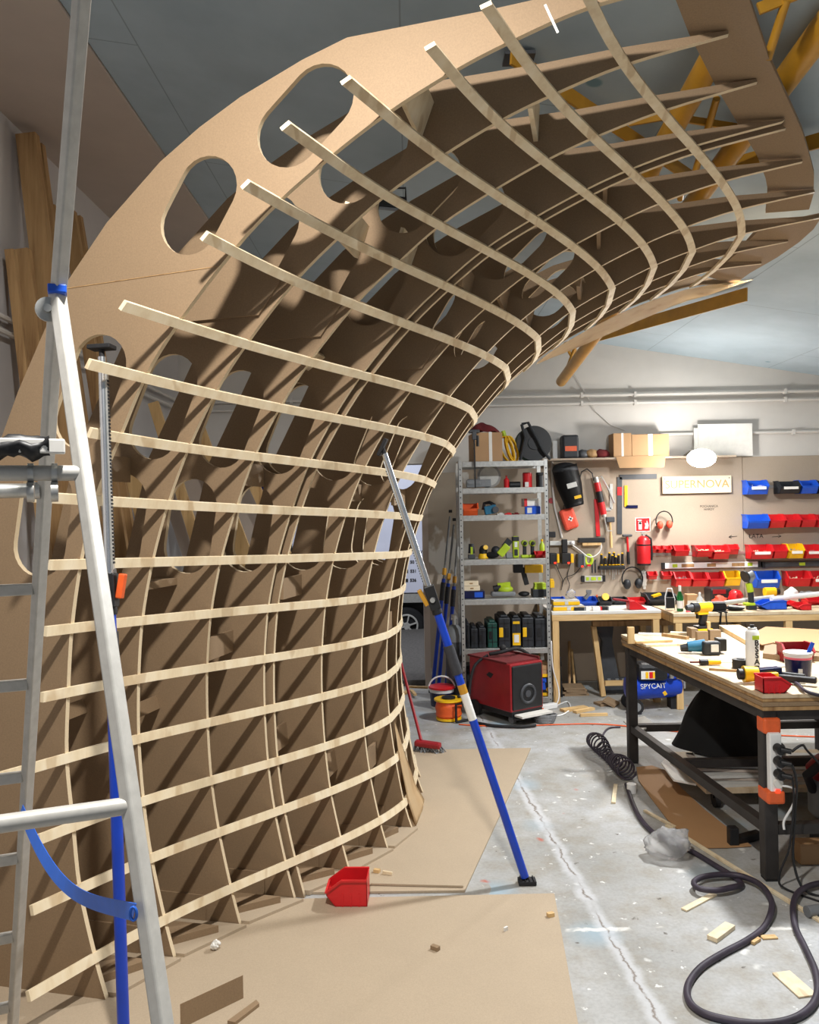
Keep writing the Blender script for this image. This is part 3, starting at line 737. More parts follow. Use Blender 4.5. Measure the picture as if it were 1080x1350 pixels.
# hopper bin, local: back against y=0, opening towards -y
def bin_mesh(w, d, h):
    mb = MB(); t = .004
    prof_ = [(0, 0), (-d*.78, 0), (-d, h*.42), (-d, h*.56), (-d*.62, h), (0, h)]
    mb.prism([(-w/2, y, z) for y, z in prof_], (t, 0, 0)); mb.prism([(w/2-t, y, z) for y, z in prof_], (t, 0, 0))
    mb.b0(-w/2, w/2, -t, 0, 0, h); mb.b0(-w/2, w/2, -d*.78, 0, 0, t)
    mb.prism([(-w/2, -d*.78, 0), (-w/2, -d, h*.42), (-w/2, -d, h*.56), (-w/2, -d+t, h*.56), (-w/2, -d+t, h*.42), (-w/2, -d*.78+t, t)], (w, 0, 0))
    mb.bar((-w/2-.003, -d*.62, h), (-w/2-.003, 0, h), .012, .008); mb.bar((w/2+.003, -d*.62, h), (w/2+.003, 0, h), .012, .008)
    mb.bar((-w/2-.003, -d, h*.56), (-w/2-.003, -d*.62, h), .012, .008); mb.bar((w/2+.003, -d, h*.56), (w/2+.003, -d*.62, h), .012, .008)
    mb.b0(-w/2-.004, w/2+.004, -d-.006, -d+.004, h*.52, h*.58)
    for f in (.25, .5, .75): mb.b0(-w/2-.003, w/2+.003, -d*f*.8-.003, -d*f*.8+.003, 0, h*.5)
    return mb
def make_bin(label, x, y, z, w, d, h, mat, group='open plastic storage bins', rz=0, tagged=False, name='storage_bin'):
    t = thing(name, label, 'bin', (x, y, z), rz, group)
    bin_mesh(w, d, h).build('hopper', mat, t)
    if tagged: MB().b0(-w*.36, w*.36, -d-.009, -d-.004, h*.34, h*.54).build('bin_label', 'paper', t)['label'] = 'white label strip'
    return t
def fill(x, y, z, w, d, h, mat, label, n=40, seed=1):
    rn = random.Random(seed); mb = MB()
    for i in range(n):
        a = rn.random()*PI; p = V((x+rn.uniform(-.42, .42)*w, y-d*rn.uniform(.15, .8), z+h*rn.uniform(.3, .55)))
        mb.bar(p, p+V((math.cos(a)*.03, rn.uniform(-.01, .01), math.sin(a)*.02)), .006, .006)
    o = one(mb, 'loose_screws', mat, label, 'screws'); o['kind'] = 'stuff'; return o

# ------------------------------------------------------------------ tool wall boards
YW = YB-.03
xa, xs_, xb = at(725, 700, YW).x, at(980.5, 690, YW).x, 5.9
zt = at(850, 604, YW).z
one(MB().b0(xa-.95, xs_-.003, YW, YB-.002, .02, zt), 'wall_board', 'board', 'left fibreboard panel of the tool wall behind the shelf rack and pictures', 'board', bevel=.002)
one(MB().b0(xs_+.003, xb, YW, YB-.002, .02, zt-.005), 'wall_board', 'board', 'right fibreboard panel of the tool wall with the upper bin rows', 'board', bevel=.002)
def wl(px, py, off=.0): return at(px, py, YW-off)
p = wl(919, 562); 
for (x0, y0, x1, y1, yy, lb) in ((918, 559, 988, 600, .085, 'large blank white panel standing on top of the tool wall'), (913, 565, 930, 603, .074, 'narrow white panel edge behind the large blank panel')):
    p, q = at(x0, y1+2, YB-.02), at(x1, y0, YB-.02); one(MB().b0(p.x, q.x, YB-yy-.006, YB-yy+.004, zt, q.z), 'blank_board', 'paper', lb, 'panel')

# work light
lp = at(925, 604, YB-.52)
t = thing('work_light', 'glaring white round work light mounted above the wooden sign', 'lamp', lp+V((0, .42, .12)))
MB().sph(lp+V((0, .04, .025)), .12, (1, .35, .55)).build('lamp_housing', 'white', t, world=True, smooth=True)
MB().sph(lp, .145, (1.0, .3, .62)).build('lamp_lens', emit('work light glow', (255, 252, 244), 60), t, world=True, smooth=True)
MB().tube([lp+V((0, .05, .02)), lp+V((0, .3, .1)), lp+V((0, .49, .06))], .012, 8).build('lamp_arm', 'steel', t, world=True, smooth=True)

# sign and handwriting
p, q = wl(873, 651, .02), wl(963, 625.5, .02)
t = thing('name_sign', 'pale plywood sign engraved SUPERNOVA below the work light', 'sign', ((p.x+q.x)/2, YW-.02, p.z))
MB().b0(p.x, q.x, YW-.045, YW-.028, p.z, q.z-.01).build('sign_board', 'signwood', t, world=True, bevel=.002)
text('SUPERNOVA', .115, ((p.x+q.x)/2, YW-.0455, (p.z+q.z)/2-.004), 'engrave', t, sx=1.02, ext=.0012)
for a_ in (.03, .97):
    MB().cyl((p.x+(q.x-p.x)*a_, YW-.047, q.z-.035), (p.x+(q.x-p.x)*a_, YW, q.z-.035), .006).build('sign_screw', 'darkgrey', t, world=True)
def note(body, size, px, py, label):
    p = wl(px, py, .002); t = thing('pencil_note', label, 'writing', p); text(body, size, p, 'ink', t, ext=.0006); return t
note('POCHANICA\nHARDY', .032, 935, 669.5, 'small two line pencil note written on the board below the wooden sign')
t = note('\u0141ATA', .062, 997, 707, 'black letters with arrows either side, written under the middle bin row')
for x0, x1, s in ((961, 972, 1), (1018, 1030, -1)):
    a_, b_ = wl(x0, 708, .002), wl(x1, 707, .002)
    tip_, d_ = (a_, 1) if s == 1 else (b_, -1)
    MB().bar(a_, b_, .005, .002, (0, 1, 0)).bar(tip_, tip_+V((.03*d_, 0, .018)), .004, .002, (0, 1, 0)).bar(tip_, tip_+V((.03*d_, 0, -.014)), .004, .002, (0, 1, 0)).build('drawn_arrow', 'ink', t, world=True)

# bins on rails
BINS = [('binblue', 983, 1010, 633, 652, 'blue bin full of white bits, first of the top row', 1), ('blackcase', 1025, 1052, 634, 651, 'black bin with white label in the top row', 1), ('binblue', 1053, 1075, 633, 651, 'blue bin right of the black one in the top row', 0), ('blackcase', 1076, 1098, 633, 651, 'black bin cut by the picture edge in the top row', 0),
        ('binblue', 983, 1011, 678, 697, 'blue bin at the left end of the row of red ones', 0), ('red', 1012, 1032, 678, 696, 'red bin directly right of the blue bin in the middle row', 0), ('red', 1033, 1053, 678, 695, 'second red bin in the middle row', 0), ('red', 1054, 1073, 678, 695, 'red bin with a round clear lid in the middle row', 0), ('red', 1075, 1095, 678, 695, 'last red bin of the middle row at the picture edge', 0),
        ('red', 857, 866, 720, 729, 'tiny red bin, nearest the fire extinguisher', 0), ('red', 867.5, 876, 720, 729, 'second tiny red bin after the fire extinguisher', 0), ('red', 877.5, 886, 720, 729, 'third tiny red bin, beside a larger one', 0), ('red', 888, 907, 719, 733, 'red bin ending the group right of the fire extinguisher', 0),
        ('red', 916, 937, 719, 734, 'red bin of pale screws, left of three above the long level', 0), ('red', 938, 959, 719, 737, 'deep red bin, middle of three above the long level', 0), ('red', 960.5, 974, 718, 731, 'shorter red bin, right of three above the long level', 0),
        ('red', 987, 1016, 718, 737, 'wide red bin heaped with brass screws under the arrow writing', 1), ('red', 1018, 1036, 718, 736, 'empty red bin between the brass screws and the yellow bin', 0), ('yellow', 1037, 1057, 717, 736, 'yellow bin in the row above the dark level', 1), ('red', 1059, 1079, 718, 736, 'red bin right of the upper yellow bin', 1), ('binblue', 1081, 1100, 718, 735, 'blue bin at picture edge right of the yellow bin', 0),
        ('red', 855, 867, 754, 764, 'tiny red bin below the fire extinguisher', 0), ('red', 874, 886, 754, 764, 'tiny red bin below the left end of the long level', 0), ('red', 888, 909, 754, 773, 'red bin holding a grey part, below the long level', 0), ('red', 911, 931, 755, 773, 'second large red bin below the long level', 0), ('red', 933, 953, 755, 773, 'third large red bin below the long level, beside yellow', 0), ('yellow', 954, 974, 753, 772, 'yellow bin below the right part of the long level', 0),
        ('binblue', 995, 1025, 753, 775, 'blue bin hanging alone above the green angle tool', 1), ('red', 1036, 1065, 753, 773, 'red bin of mixed screws at lower right of the wall', 0), ('red', 1067, 1090, 753, 773, 'red bin with white label at lower right picture edge', 1)]
FILL = {0: 'first blue bin of the top row', 13: 'leftmost of three red bins above the level', 14: 'middle one of three red bins above the level', 16: 'wide red bin under the arrow writing', 18: 'upper yellow bin', 19: 'red bin right of the upper yellow bin', 23: 'first large red bin below the level', 28: 'red bin at the lower right of the wall', 29: 'labelled red bin at the picture edge'}
for i, (mt, x0, x1, y0, y1, lb, tg) in enumerate(BINS):
    p, q = wl(x0, y1, .1), wl(x1, y0, .1); w, h = q.x-p.x-.01, q.z-p.z
    make_bin(lb, (p.x+q.x)/2, YW-.0065, p.z, w, max(.1, min(.17, w*1.1)), h, mt, 'bins hung on the tool wall', tagged=bool(tg), name='hanging_bin')
    if i in (0, 13, 14, 16, 18, 19, 23, 28, 29):
        fill((p.x+q.x)/2, YW-.012, p.z, w*.85, .13, h, 'paper' if i == 0 else ('steel' if i in (18, 23, 19) else 'signwood'), 'loose fixings heaped in the '+FILL[i], 30, i)
for x0, x1, y, lb in ((1010, 1110, 638, 'perforated steel rail behind the top bin row'), (980, 1110, 683, 'perforated steel rail behind the middle bin row'), (857, 1110, 724, 'perforated steel rail behind the bin row above the levels'), (855, 1110, 757, 'perforated steel rail behind the lowest bin row')):
    p, q = wl(x0, y+4), wl(x1, y); one(MB().b0(p.x, q.x, YW-.006, YW, q.z-.03, q.z), 'bin_rail', 'steel', lb, 'rail')
# spirit levels
def level(label, x0, x1, y0, y1, mat, holes):
    p, q = wl(x0, y1, .03), wl(x1, y0, .03); t = thing('spirit_level', label, 'level', ((p.x+q.x)/2, YW-.02, p.z)); h = q.z-p.z
    MB().b0(p.x+.02, q.x-.02, YW-.035, YW-.005, p.z, q.z).build('level_body', mat, t, world=True, bevel=.003)
    for xx in (p.x, q.x-.03): MB().b0(xx, xx+.03, YW-.038, YW-.003, p.z-.003, q.z+.003).build('end_cap', 'black', t, world=True)
    for f, w in holes:
        x = p.x+(q.x-p.x)*f; MB().b0(x-w/2, x+w/2, YW-.037, YW-.034, p.z+h*.22, q.z-h*.2).build('vial_window', 'oldwood' if w > .08 else 'lime', t, world=True)
    return t
level('long white spirit level with two windows, across the red bin rows', 873, 1003, 740, 750, 'white', ((.13, .05), (.26, .13), (.5, .09), (.77, .13), (.89, .05)))
level('dark grey level touching the right end of the white one', 1005, 1110, 739, 748, 'darkgrey', ((.5, .06),))
level('short silver level hanging under the screwdriver rack', 767, 798, 759, 767, 'alu', ((.25, .03), (.5, .05), (.75, .03)))
# squares
def sq(label, pts, w, mat, loc, extra=()):
    t = thing('try_square', label, 'square', loc)
    for (a_, b_), (c_, d_), nm, m_ , ww in [(pts[0], pts[1], 'blade', mat, w), (pts[1], pts[2], 'stock', mat if not extra else extra[0], w if not extra else extra[1])]:
        MB().bar(wl(a_, b_, .006), wl(c_, d_, .006), ww, .008, (0, 1, 0)).build(nm, m_, t, world=True)
    return t
t = sq('large dark framing square hung upside down left of the sign', ((817, 704), (817, 629), (866, 628)), .05, 'darkgrey', wl(817, 704))
MB().bar(wl(817, 653, .012), wl(817, 642, .012), .046, .004, (0, 1, 0)).build('square_label', 'red', t, world=True)['label'] = 'red printed label'
sq('small yellow try square with purple handle beside the framing square', ((825.5, 640), (825.5, 668), (841, 668)), .032, 'yellow', wl(826, 668), ('navy', .03))
sq('small grey square hung between grease gun and framing square', ((806, 638), (806, 671), (799, 671.5)), .03, 'steel', wl(806, 671))
# welding mask
c = wl(752, 640, .14)
t = thing('welding_mask', 'black welding mask with pale visor hung high on the tool wall', 'mask', c)
m = Matrix.Rotation(R(-14), 4, 'Y')
mb = MB()
def maskfn(u, v):
    a = PI*(-.05+1.1*u); zz = .2-.42*v; r = .13*(1-.32*max(0, v-.45)*1.6)
    q = m @ V((-math.cos(a)*r, -math.sin(a)*r*.95+.05, zz)); return c+q
mb.grid(maskfn, 18, 10, .004); mb.build('mask_shell', 'black', t, world=True, smooth='all')
MB().sph(c+(m @ V((0, .03, .17))), .135, (1, .8, .55)).build('mask_crown', 'blackcase', t, world=True, smooth=True)
MB().box(c+(m @ V((0, -.085, .0))), (.1, .012, .05), mt=m).build('visor', 'zipper', t, world=True)
MB().box(c+(m @ V((.03, -.068, -.13))), (.07, .012, .03), mt=m).build('mask_badge', 'yellow', t, world=True)['label'] = 'yellow badge'
# first aid pouch
c = wl(750, 684, .035)
t = thing('first_aid_pouch', 'orange red pouch with a white cross hung below the mask', 'pouch', c)
m = Matrix.Rotation(R(-18), 4, 'Y')
mb = MB(); mb.box(c, (.15, .07, .22), mt=m); o = mb.build('pouch_body', 'pouch', t, world=True, bevel=.025)
MB().box(c+V((0.012, -.037, 0.0)), (.05, .004, .018), mt=m).box(c+V((.012, -.037, 0)), (.018, .004, .05), mt=m).build('cross', 'paper', t, world=True)
MB().tube([c+(m @ V((-.02, .0, .105))), c+(m @ V((0, .02, .15))), c+(m @ V((.02, 0, .105)))], .005, 6).build('hanging_loop', 'darkgrey', t, world=True)
# grease gun with hose and lever
t = thing('grease_gun', 'red and black grease gun with silver lever hung beside the mask', 'tool', wl(792, 680))
a_, b_ = wl(787, 636, .05), wl(796, 678, .05)
MB().cyl(a_, b_, .032).build('barrel', 'red', t, world=True, smooth=True)
d_ = b_-a_; MB().cyl(a_+d_*.28, a_+d_*.62, .0335).build('barrel_sleeve', 'black', t, world=True, smooth=True)
MB().cyl(b_, b_+d_*.08, .026).cyl(b_+d_*.08, b_+d_*.52, .006).bar(b_+d_*.52, b_+d_*.52+V((.05, 0, .0)), .01, .01).build('plunger_rod', 'steel', t, world=True, smooth=True)
MB().cyl(a_-d_*.16, a_, .026).build('gun_head', 'steel', t, world=True, smooth=True)
MB().tube([wl(785, 633, .05), wl(793, 628, .05), wl(802, 644, .05), wl(810, 663, .05)], .011, 8).build('lever', 'steel', t, world=True, smooth=True)
MB().tube([wl(783, 634, .05), wl(781, 624, .05), wl(774, 618, .05), wl(767, 622, .05), wl(764, 632, .05), wl(761, 643, .05)], .006, 8).build('grease_hose', 'black', t, world=True, smooth=True)
mb = MB(); pp = [wl(x, y, .015) for x, y in ((786, 658), (788, 690), (789, 707))]
mb.ribbon(pp, [V((1, 0, 0))]*3, .042, .004, [V((0, 1, 0))]*3); one(mb, 'webbing_strap', 'red', 'red webbing strap hanging behind the grease gun', 'strap')
# hammers
def hammer(label, hx, hy, bx, by, headw, headh, hm, gm):
    h0, h1 = wl(hx, hy, .04), wl(bx, by, .04); t = thing('hammer', label, 'hammer', h1); d_ = (h1-h0)
    MB().cyl(h0, h0+d_*.6, .011).build('handle', hm, t, world=True, smooth=True)
    MB().cyl(h0+d_*.55, h1, .015).build('grip', gm, t, world=True, smooth=True)
    MB().box(h0+V((0, 0, .008)), (headw, .04, headh)).build('hammer_head', 'darkgrey', t, world=True, bevel=.008)
hammer('rubber mallet with a pale wooden handle left of the red hammer', 804.5, 686, 806, 722, .09, .055, 'pine', 'pine')
hammer('claw hammer with red shaft and black grip below the framing square', 827, 707, 829, 744, .1, .025, 'red', 'black')
# fire extinguisher and its sign
p, q = wl(838, 701, .004), wl(857.5, 682, .004)
t = thing('fire_sign', 'red square fire extinguisher sign with white pictogram', 'sign', ((p.x+q.x)/2, YW-.003, p.z))
MB().b0(p.x, q.x, YW-.004, YW-.001, p.z, q.z).build('sign_border', 'paper', t, world=True)
MB().b0(p.x+.008, q.x-.008, YW-.006, YW-.002, p.z+.008, q.z-.008).build('sign_face', 'red', t, world=True)
x0, z0, w, h = p.x, p.z, q.x-p.x, q.z-p.z
mb = MB(); mb.b0(x0+w*.2, x0+w*.42, YW-.008, YW-.005, z0+h*.15, z0+h*.62).cyl((x0+w*.31, YW-.008, z0+h*.62), (x0+w*.31, YW-.005, z0+h*.62), w*.11).bar((x0+w*.15, YW-.0065, z0+h*.82), (x0+w*.42, YW-.0065, z0+h*.8), .01, .003, (0, 1, 0))
mb.bar((x0+w*.31, YW-.0065, z0+h*.6), (x0+w*.31, YW-.0065, z0+h*.82), .014, .003, (0, 1, 0)); mb.build('extinguisher_pictogram', 'paper', t, world=True)
mb = MB(); mb.prism([(x0+w*a_, YW-.006, z0+h*b_) for a_, b_ in ((.6, .2), (.82, .2), (.88, .45), (.76, .8), (.74, .55), (.62, .62), (.66, .42))], (0, -.002, 0)); mb.build('flame_pictogram', 'paper', t, world=True)
c = wl(849, 745, .08)
comp('fire_extinguisher', 'red fire extinguisher with black band hung under its sign', 'extinguisher', c, [
    ('cylinder', 'red', [('l', [(.04, 0), (.066, .005), (.068, .02), (.068, .25), (.05, .285), (.022, .3)], (0, 0, 0))], SM),
    ('strap_band', 'black', [('c', (0, 0, .2), (0, 0, .215), .0695)], SM), ('foot_ring', 'black', [('c', (0, 0, 0), (0, 0, .018), .0695)], SM),
    ('valve', 'steel', [('c', (0, 0, .29), (0, 0, .32), .018), ('r', (-.02, 0, .33), (.045, 0, .345), .016, .012), ('r', (-.02, 0, .32), (.045, 0, .305), .016, .01)]),
    ('discharge_hose', 'black', [('t', [(.02, -.02, .31), (.07, -.03, .27), (.076, -.03, .15), (.072, -.03, .05)], .01)], SM)])
# ear defenders
def muffs(label, px, py, s, m, dx=0):
    c = wl(px, py, .07); t = thing('ear_defenders', label, 'ear defenders', c)
    for i, xx in enumerate((-.045, .05)):
        MB().sph(c+V((xx*s, -.01, -.0+.006*i)), .042*s, (.75, .7, 1)).build('ear_cup', m, t, world=True, smooth=True)
        MB().sph(c+V((xx*s+.006, .025, .006*i)), .04*s, (.8, .35, 1)).build('ear_cushion', 'black', t, world=True, smooth=True)
    MB().tube([c+V((math.cos(a_)*.085*s+dx, .0, .04*s+math.sin(a_)*.1*s)) for a_ in [R(-25)+i*R(230)/14 for i in range(15)]], .006*s, 6).build('headband', 'black', t, world=True, smooth=True)
muffs('red and white ear defenders hung between the fire sign and the red bins', 876, 692, 1.0, 'pouch')
muffs('black ear defenders hung below the fire extinguisher', 834, 770, 1.25, 'blackcase')
single('safety_glove', 'paper', 'white and grey glove hanging right of the black ear defenders', 'glove', wl(849, 775, .03), [('b', (0, 0, .08), (.05, .03, .12)), ('b', (-.014, 0, .155), (.014, .02, .05)), ('b', (.004, 0, .16), (.014, .02, .06)), ('b', (.02, 0, .15), (.013, .02, .045)), ('r', (.02, 0, .06), (.045, 0, .11), .014, .02), ('b', (.005, 0, .01), (.03, .02, .05))], bevel=.005)
# screwdriver rack
p, q = wl(790, 751, .05), wl(824, 743, .05)
one(MB().b0(p.x, q.x, YW-.06, YW, p.z, p.z+.035), 'tool_rack', 'black', 'black rack holding the row of screwdrivers', 'rack', bevel=.003)
ys = [(793, 730, 1), (798, 734, 0), (803.5, 728, 0), (807.5, 731, 1), (809.5, 727.5, 0), (812, 733, 0), (815.5, 730.5, 0), (820.5, 728.5, 1)]
for i, (x, y, lo) in enumerate(ys):
    c = wl(x, y, .035+.012*(i % 2)); hb = p.z+.036; L = .05 if lo else .045
    comp('screwdriver', ['black handled screwdriver at left end of the rack', 'short screwdriver, second from left in the rack', 'tall yellow tipped screwdriver, third in the rack', 'long shafted screwdriver, fourth in the rack', 'tallest screwdriver near the middle of the rack', 'stubby screwdriver, sixth in the rack', 'screwdriver second from the right in the rack', 'screwdriver at the right end of the rack'][i], 'screwdriver', V((c.x, c.y, hb)),
         [('handle', 'black', [('l', [(.007, 0), (.013, .008), (.015, .03), (.012, c.z-hb-.02), (.013, c.z-hb-.012)], (0, 0, 0), 12)], SM), ('handle_tip', 'yellow', [('l', [(.012, c.z-hb-.014), (.012, c.z-hb-.004), (.006, c.z-hb)], (0, 0, 0), 12), ('c', (0, 0, .008), (0, 0, .016), .0142)], SM), ('shaft', 'steel', [('c', (0, 0, -.037), (0, 0, -.04-(.1 if i in (3, 4) else .05)), .004)], SM)])
for x, lb in ((781, 'left of two thin drill bits hung beside the rack'), (785, 'right of two thin drill bits hung beside the rack')):
    one(MB().cyl(wl(x, 738, .01), wl(x+.2, 755, .01), .007), 'drill_bit', 'darkgrey', lb, 'drill bit')
p, q = wl(763, 717, .06), wl(798, 709, .06)
comp('magnet_bar', 'black bar on a wooden bracket below the orange pouch', 'holder', V(((p.x+q.x)/2, YW-.04, p.z)), [('bar', 'black', [('b', (0, 0, .035), (q.x-p.x, .05, .05))], BV), ('bracket', 'pine', [('b', (0, .01, -.005), ((q.x-p.x)*.7, .06, .028))])])
single('wall_disc', 'redpaint', 'small red disc stuck on the board beside the shelf rack', 'disc', wl(727, 660, .002), [('c', (0, -.003, 0), (0, 0.001, 0), .03)])
mb = MB().tube([wl(x, y, .014) for x, y in ((728, 608), (728.5, 640), (731, 668), (737, 692), (741, 709))], .011, 8); one(mb, 'cable_conduit', 'wall', 'bowed white plastic conduit running down beside the shelf rack', 'conduit', smooth=True)
# chargers and power strip
c = wl(741, 716, .03)
comp('power_strip', 'grey power strip with plugs fixed above the battery chargers', 'power strip', c, [('strip_body', 'zipper', [('b', (0, 0, 0), (.26, .04, .045))], BV), ('plug', 'black', [('b', (.02, -.03, -.03), (.055, .05, .14))], BV), ('plug', 'black', [('b', (-.11, -.02, .09), (.08, .05, .06))], BV), ('plug', 'white', [('s', (.1, -.03, 0), .022)], SM)])
for i, (x0, x1, y0, y1, m2, lb) in enumerate(((724, 737, 729, 743, 'yellow', 'battery charger with yellow battery nearest the shelf rack'), (740, 756, 729, 743, 'yellow', 'second black and yellow battery charger from the shelf rack'), (761, 771, 730, 748, 'grey', 'grey battery charger left of the lime tape reel'))):
    p, q = wl(x0, y1, .06), wl(x1, y0, .06); w, h = q.x-p.x, q.z-p.z
    comp('battery_charger', lb, 'charger', V(((p.x+q.x)/2, YW-.002, p.z)), [('charger_body', 'black' if i < 2 else 'darkgrey', [('b', (-w*.12, -.05, h/2), (w*.75, .1, h))], BV), ('battery', m2, [('b', (w*.33, -.055, h/2), (w*.24, .11, h*.85))], BV), ('status_light', 'redled', [('b', (w*.05, -.1005, h*.08), (.02, .004, .014))])])
c = wl(776, 738, .03)
comp('tape_reel', 'lime green coiled tape hanging beside the chargers', 'tape', c, [('reel', 'lime', [('t', [(math.cos(a_)*.035, -.01, math.sin(a_)*.05) for a_ in [i*PI/9 for i in range(18)]], .014, 8, True)], SM), ('reel_clip', 'red', [('b', (-.0, -.01, -.055), (.035, .03, .02))])])
mb = MB().tube(catmull([tuple(wl(x, y, .05)) for x, y in ((754, 718), (765, 726), (776, 734), (786, 732), (793, 722), (790, 709))], 5), .006, 6); one(mb, 'charger_cable', 'white', 'white cable looping from the power strip to the black bar', 'cable', smooth=True)
for k_, (pts, lb) in enumerate((([(733, 744), (738, 756), (742, 766), (740, 778)], 'thin dark cable hanging left under the chargers'), ([(752, 744), (748, 760), (751, 772), (746, 785)], 'thin dark cable hanging right under the chargers'), ([(765, 749), (757, 757), (745, 762), (741, 774)], 'thin dark cable curling left from the grey charger'))):
    one(MB().tube(catmull([tuple(wl(x, y, .03+.01*k_)) for x, y in pts], 5), .004, 5), 'hanging_cable', 'rubber', lb, 'cable', smooth=True)
p = wl(727, 770, .05); single('battery_pack', 'yellow', 'yellow battery pack on the wall edge behind the shelf rack post', 'battery', p, [('b', (0, 0, .0), (.05, .08, .07)), ('b', (0, 0, .045), (.04, .07, .02))], bevel=.004)
# things standing on top of the wall boards
zt2 = zt+.001
def topbox(label, x0, x1, y0, mat, d=.2, cat='box', name='cardboard_box', rz=0, y=YB-.13):
    p, q = at(x0, 604, y), at(x1, y0, y); w, h = q.x-p.x, q.z-zt2
    o = comp(name, label, cat, V(((p.x+q.x)/2, y, zt2)), [('carton', mat, [('b', (0, 0, h/2), (w, d, h))], {'bevel': .004}), ('packing_tape', 'sock', [('b', (0, 0, h/2), (w*.12, d+.003, h+.003))])], rz); return o
one(MB().b0(xa-.1, 3.3, YB-.26, YB-.031, zt-.019, zt), 'top_ledge', 'board', 'narrow fibreboard ledge along the top of the tool wall', 'ledge')
topbox('left of two brown cardboard boxes on the tool wall ledge', 806, 829, 572, 'cardboard', .2)
topbox('right, larger brown cardboard box on the tool wall ledge', 830, 878, 573, 'cardboard', .2)
p = at(845, 606, YB-.3); one(MB().prism([at(812, 602, YB-.262), at(878, 600, YB-.262), at(876, 616, YB-.31), at(817, 617, YB-.31)], (0, .004, .0)), 'cardboard_flap', 'cardboard', 'loose cardboard flap hanging over the ledge below the boxes', 'cardboard')
p, q = at(740, 604, YB-.12), at(761, 574, YB-.12)
comp('charcoal_sack', 'dark printed paper sack standing on the ledge above the mask', 'sack', V(((p.x+q.x)/2, YB-.13, zt2)), [('sack', 'blackcase', [('b', (0, 0, (q.z-zt2)/2), (q.x-p.x, .16, q.z-zt2))], {'bevel': .02}), ('print_band', 'orange', [('b', (0, -.082, .1), ((q.x-p.x)*.7, .004, .05))])])
p, q = at(729, 604, YB-.06), at(741, 581, YB-.06); one(MB().b0(p.x, q.x, YB-.07, YB-.04, zt2, q.z), 'fuse_box', 'white', 'small pale wall box between the hose reel and the dark sack', 'box', bevel=.004)
rn = random.Random(3)
for i, (x, w, mt, lb) in enumerate(((768, .13, 'darkgrey', 'dark grey lump of rags left on the ledge'), (780.5, .13, 'oldwood', 'brownish tool bag piece in the middle of the ledge clutter'), (794, .13, 'maroon', 'dark red folded cloth right in the ledge clutter'))):
    p = at(x, 600, YB-.13); mb = MB().sph((0, 0, .045), .07, (1.1, .8, .65))
    for v_ in mb.bm.verts: v_.co += V((noise.noise(v_.co*14+V((i, 0, 0)))*.03, 0, noise.noise(v_.co*16)*.02)); v_.co.z = max(0, v_.co.z)
    o = mb.build('rag_bundle', mt, None, V((p.x, YB-.14, zt2)), smooth='all'); tag(o, lb, 'rag')

# ------------------------------------------------------------------ steel shelf rack and its contents
SY0, SY1 = 7.54, 8.0
SX0, SX1 = .455, 1.282
LV = [2.252, 2.007, 1.756, 1.348, .981, .527, .072]
rack = thing('shelf_rack', 'tall galvanised steel shelf rack with seven shelves', 'shelf', ((SX0+SX1)/2, (SY0+SY1)/2, 0))
for x in (SX0, SX1-.036):
    for y in (SY0, SY1-.036):
        MB().b0(x, x+.036, y, y+.004, 0, 2.262).b0(x if x == SX0 else x+.032, (x if x == SX0 else x+.032)+.004, y, y+.036, 0, 2.262).build('post', 'steel', rack, world=True)
        if y == SY0:
            mb = MB()
            for i in range(42): mb.box((x+.018, y-.001, .05+.052*i), (.011, .003, .011))
            o = mb.build('post_slots', 'darkgrey', rack, world=True); o['kind'] = 'stuff'
for z in LV:
    MB().b0(SX0+.037, SX1-.037, SY0+.002, SY1-.002, z-.012, z-.002).b0(SX0+.037, SX1-.037, SY0+.001, SY0+.016, z-.05, z).b0(SX0+.037, SX1-.037, SY1-.016, SY1-.001, z-.05, z).build('shelf_board', 'steel', rack, world=True, bevel=.002)
def sbox(x0, x1, ytop, lev, y=7.74):
    xm = (x0+x1)/2; a_ = at(x0, ytop, y).x; b_ = at(x1, ytop, y).x
    return (a_+b_)/2, b_-a_, at(xm, ytop, y).z-LV[lev], V(((a_+b_)/2, y, LV[lev]+.0005))
# top shelf
cx, w, h, loc = sbox(621, 658, 572, 0)
comp('cardboard_box', 'worn cardboard box on the top shelf under the maroon cloth', 'box', loc, [('carton', 'cardboard', [('b', (0, 0, h/2), (w, .3, h))], {'bevel': .006}), ('packing_tape', 'sock', [('b', (.02, 0, h/2), (.03, .303, h+.003))])], rz=R(6))
mb = MB()
def heap(u, v):
    a_ = 2*PI*u; r = v; q = V((math.cos(a_)*.15*r, math.sin(a_)*.12*r, .085*(1-r**2.2)+.012))
    return V((cx, 7.74, LV[0]+h))+q+V((0, 0, max(-.008, .045*noise.noise(q*11))))
mb.grid(heap, 26, 9); one(mb, 'folded_cloth', 'maroon', 'maroon cloth heaped on the cardboard box on the top shelf', 'cloth', smooth='all')
cc = at(626, 609, 7.525)
comp('bar_clamp', 'black bar clamp hooked over the front of the top shelf', 'clamp', V((cc.x, 7.52, 2.03)), [('clamp_bar', 'black', [('r', (0, 0, -.02), (0, 0, .5), .022, .012)]), ('clamp_jaw', 'darkgrey', [('b', (0, .02, .5), (.1, .06, .03)), ('b', (0.0, .0, .46), (.04, .03, .08))], BV), ('clamp_handle', 'black', [('c', (.03, 0, .36), (.03, 0, .46), .013)], SM)])
mb = MB(); cx, w, h, loc = sbox(665, 682, 575, 0)
for i in range(9):
    o_ = V((.03*math.sin(i*2.1), -.06+.015*i, 0)); q_ = .03+.025*(i % 3)/2; mb.tube([loc+o_+V((math.cos(a_)*q_-.015-.03*math.sin(a_), 0, .125+math.sin(a_)*.117)) for a_ in [k_*PI/9 for k_ in range(18)]], .0065, 6, True)
one(mb, 'cable_coil', 'yellow', 'yellow extension cable coiled upright on the top shelf', 'cable', smooth='all')
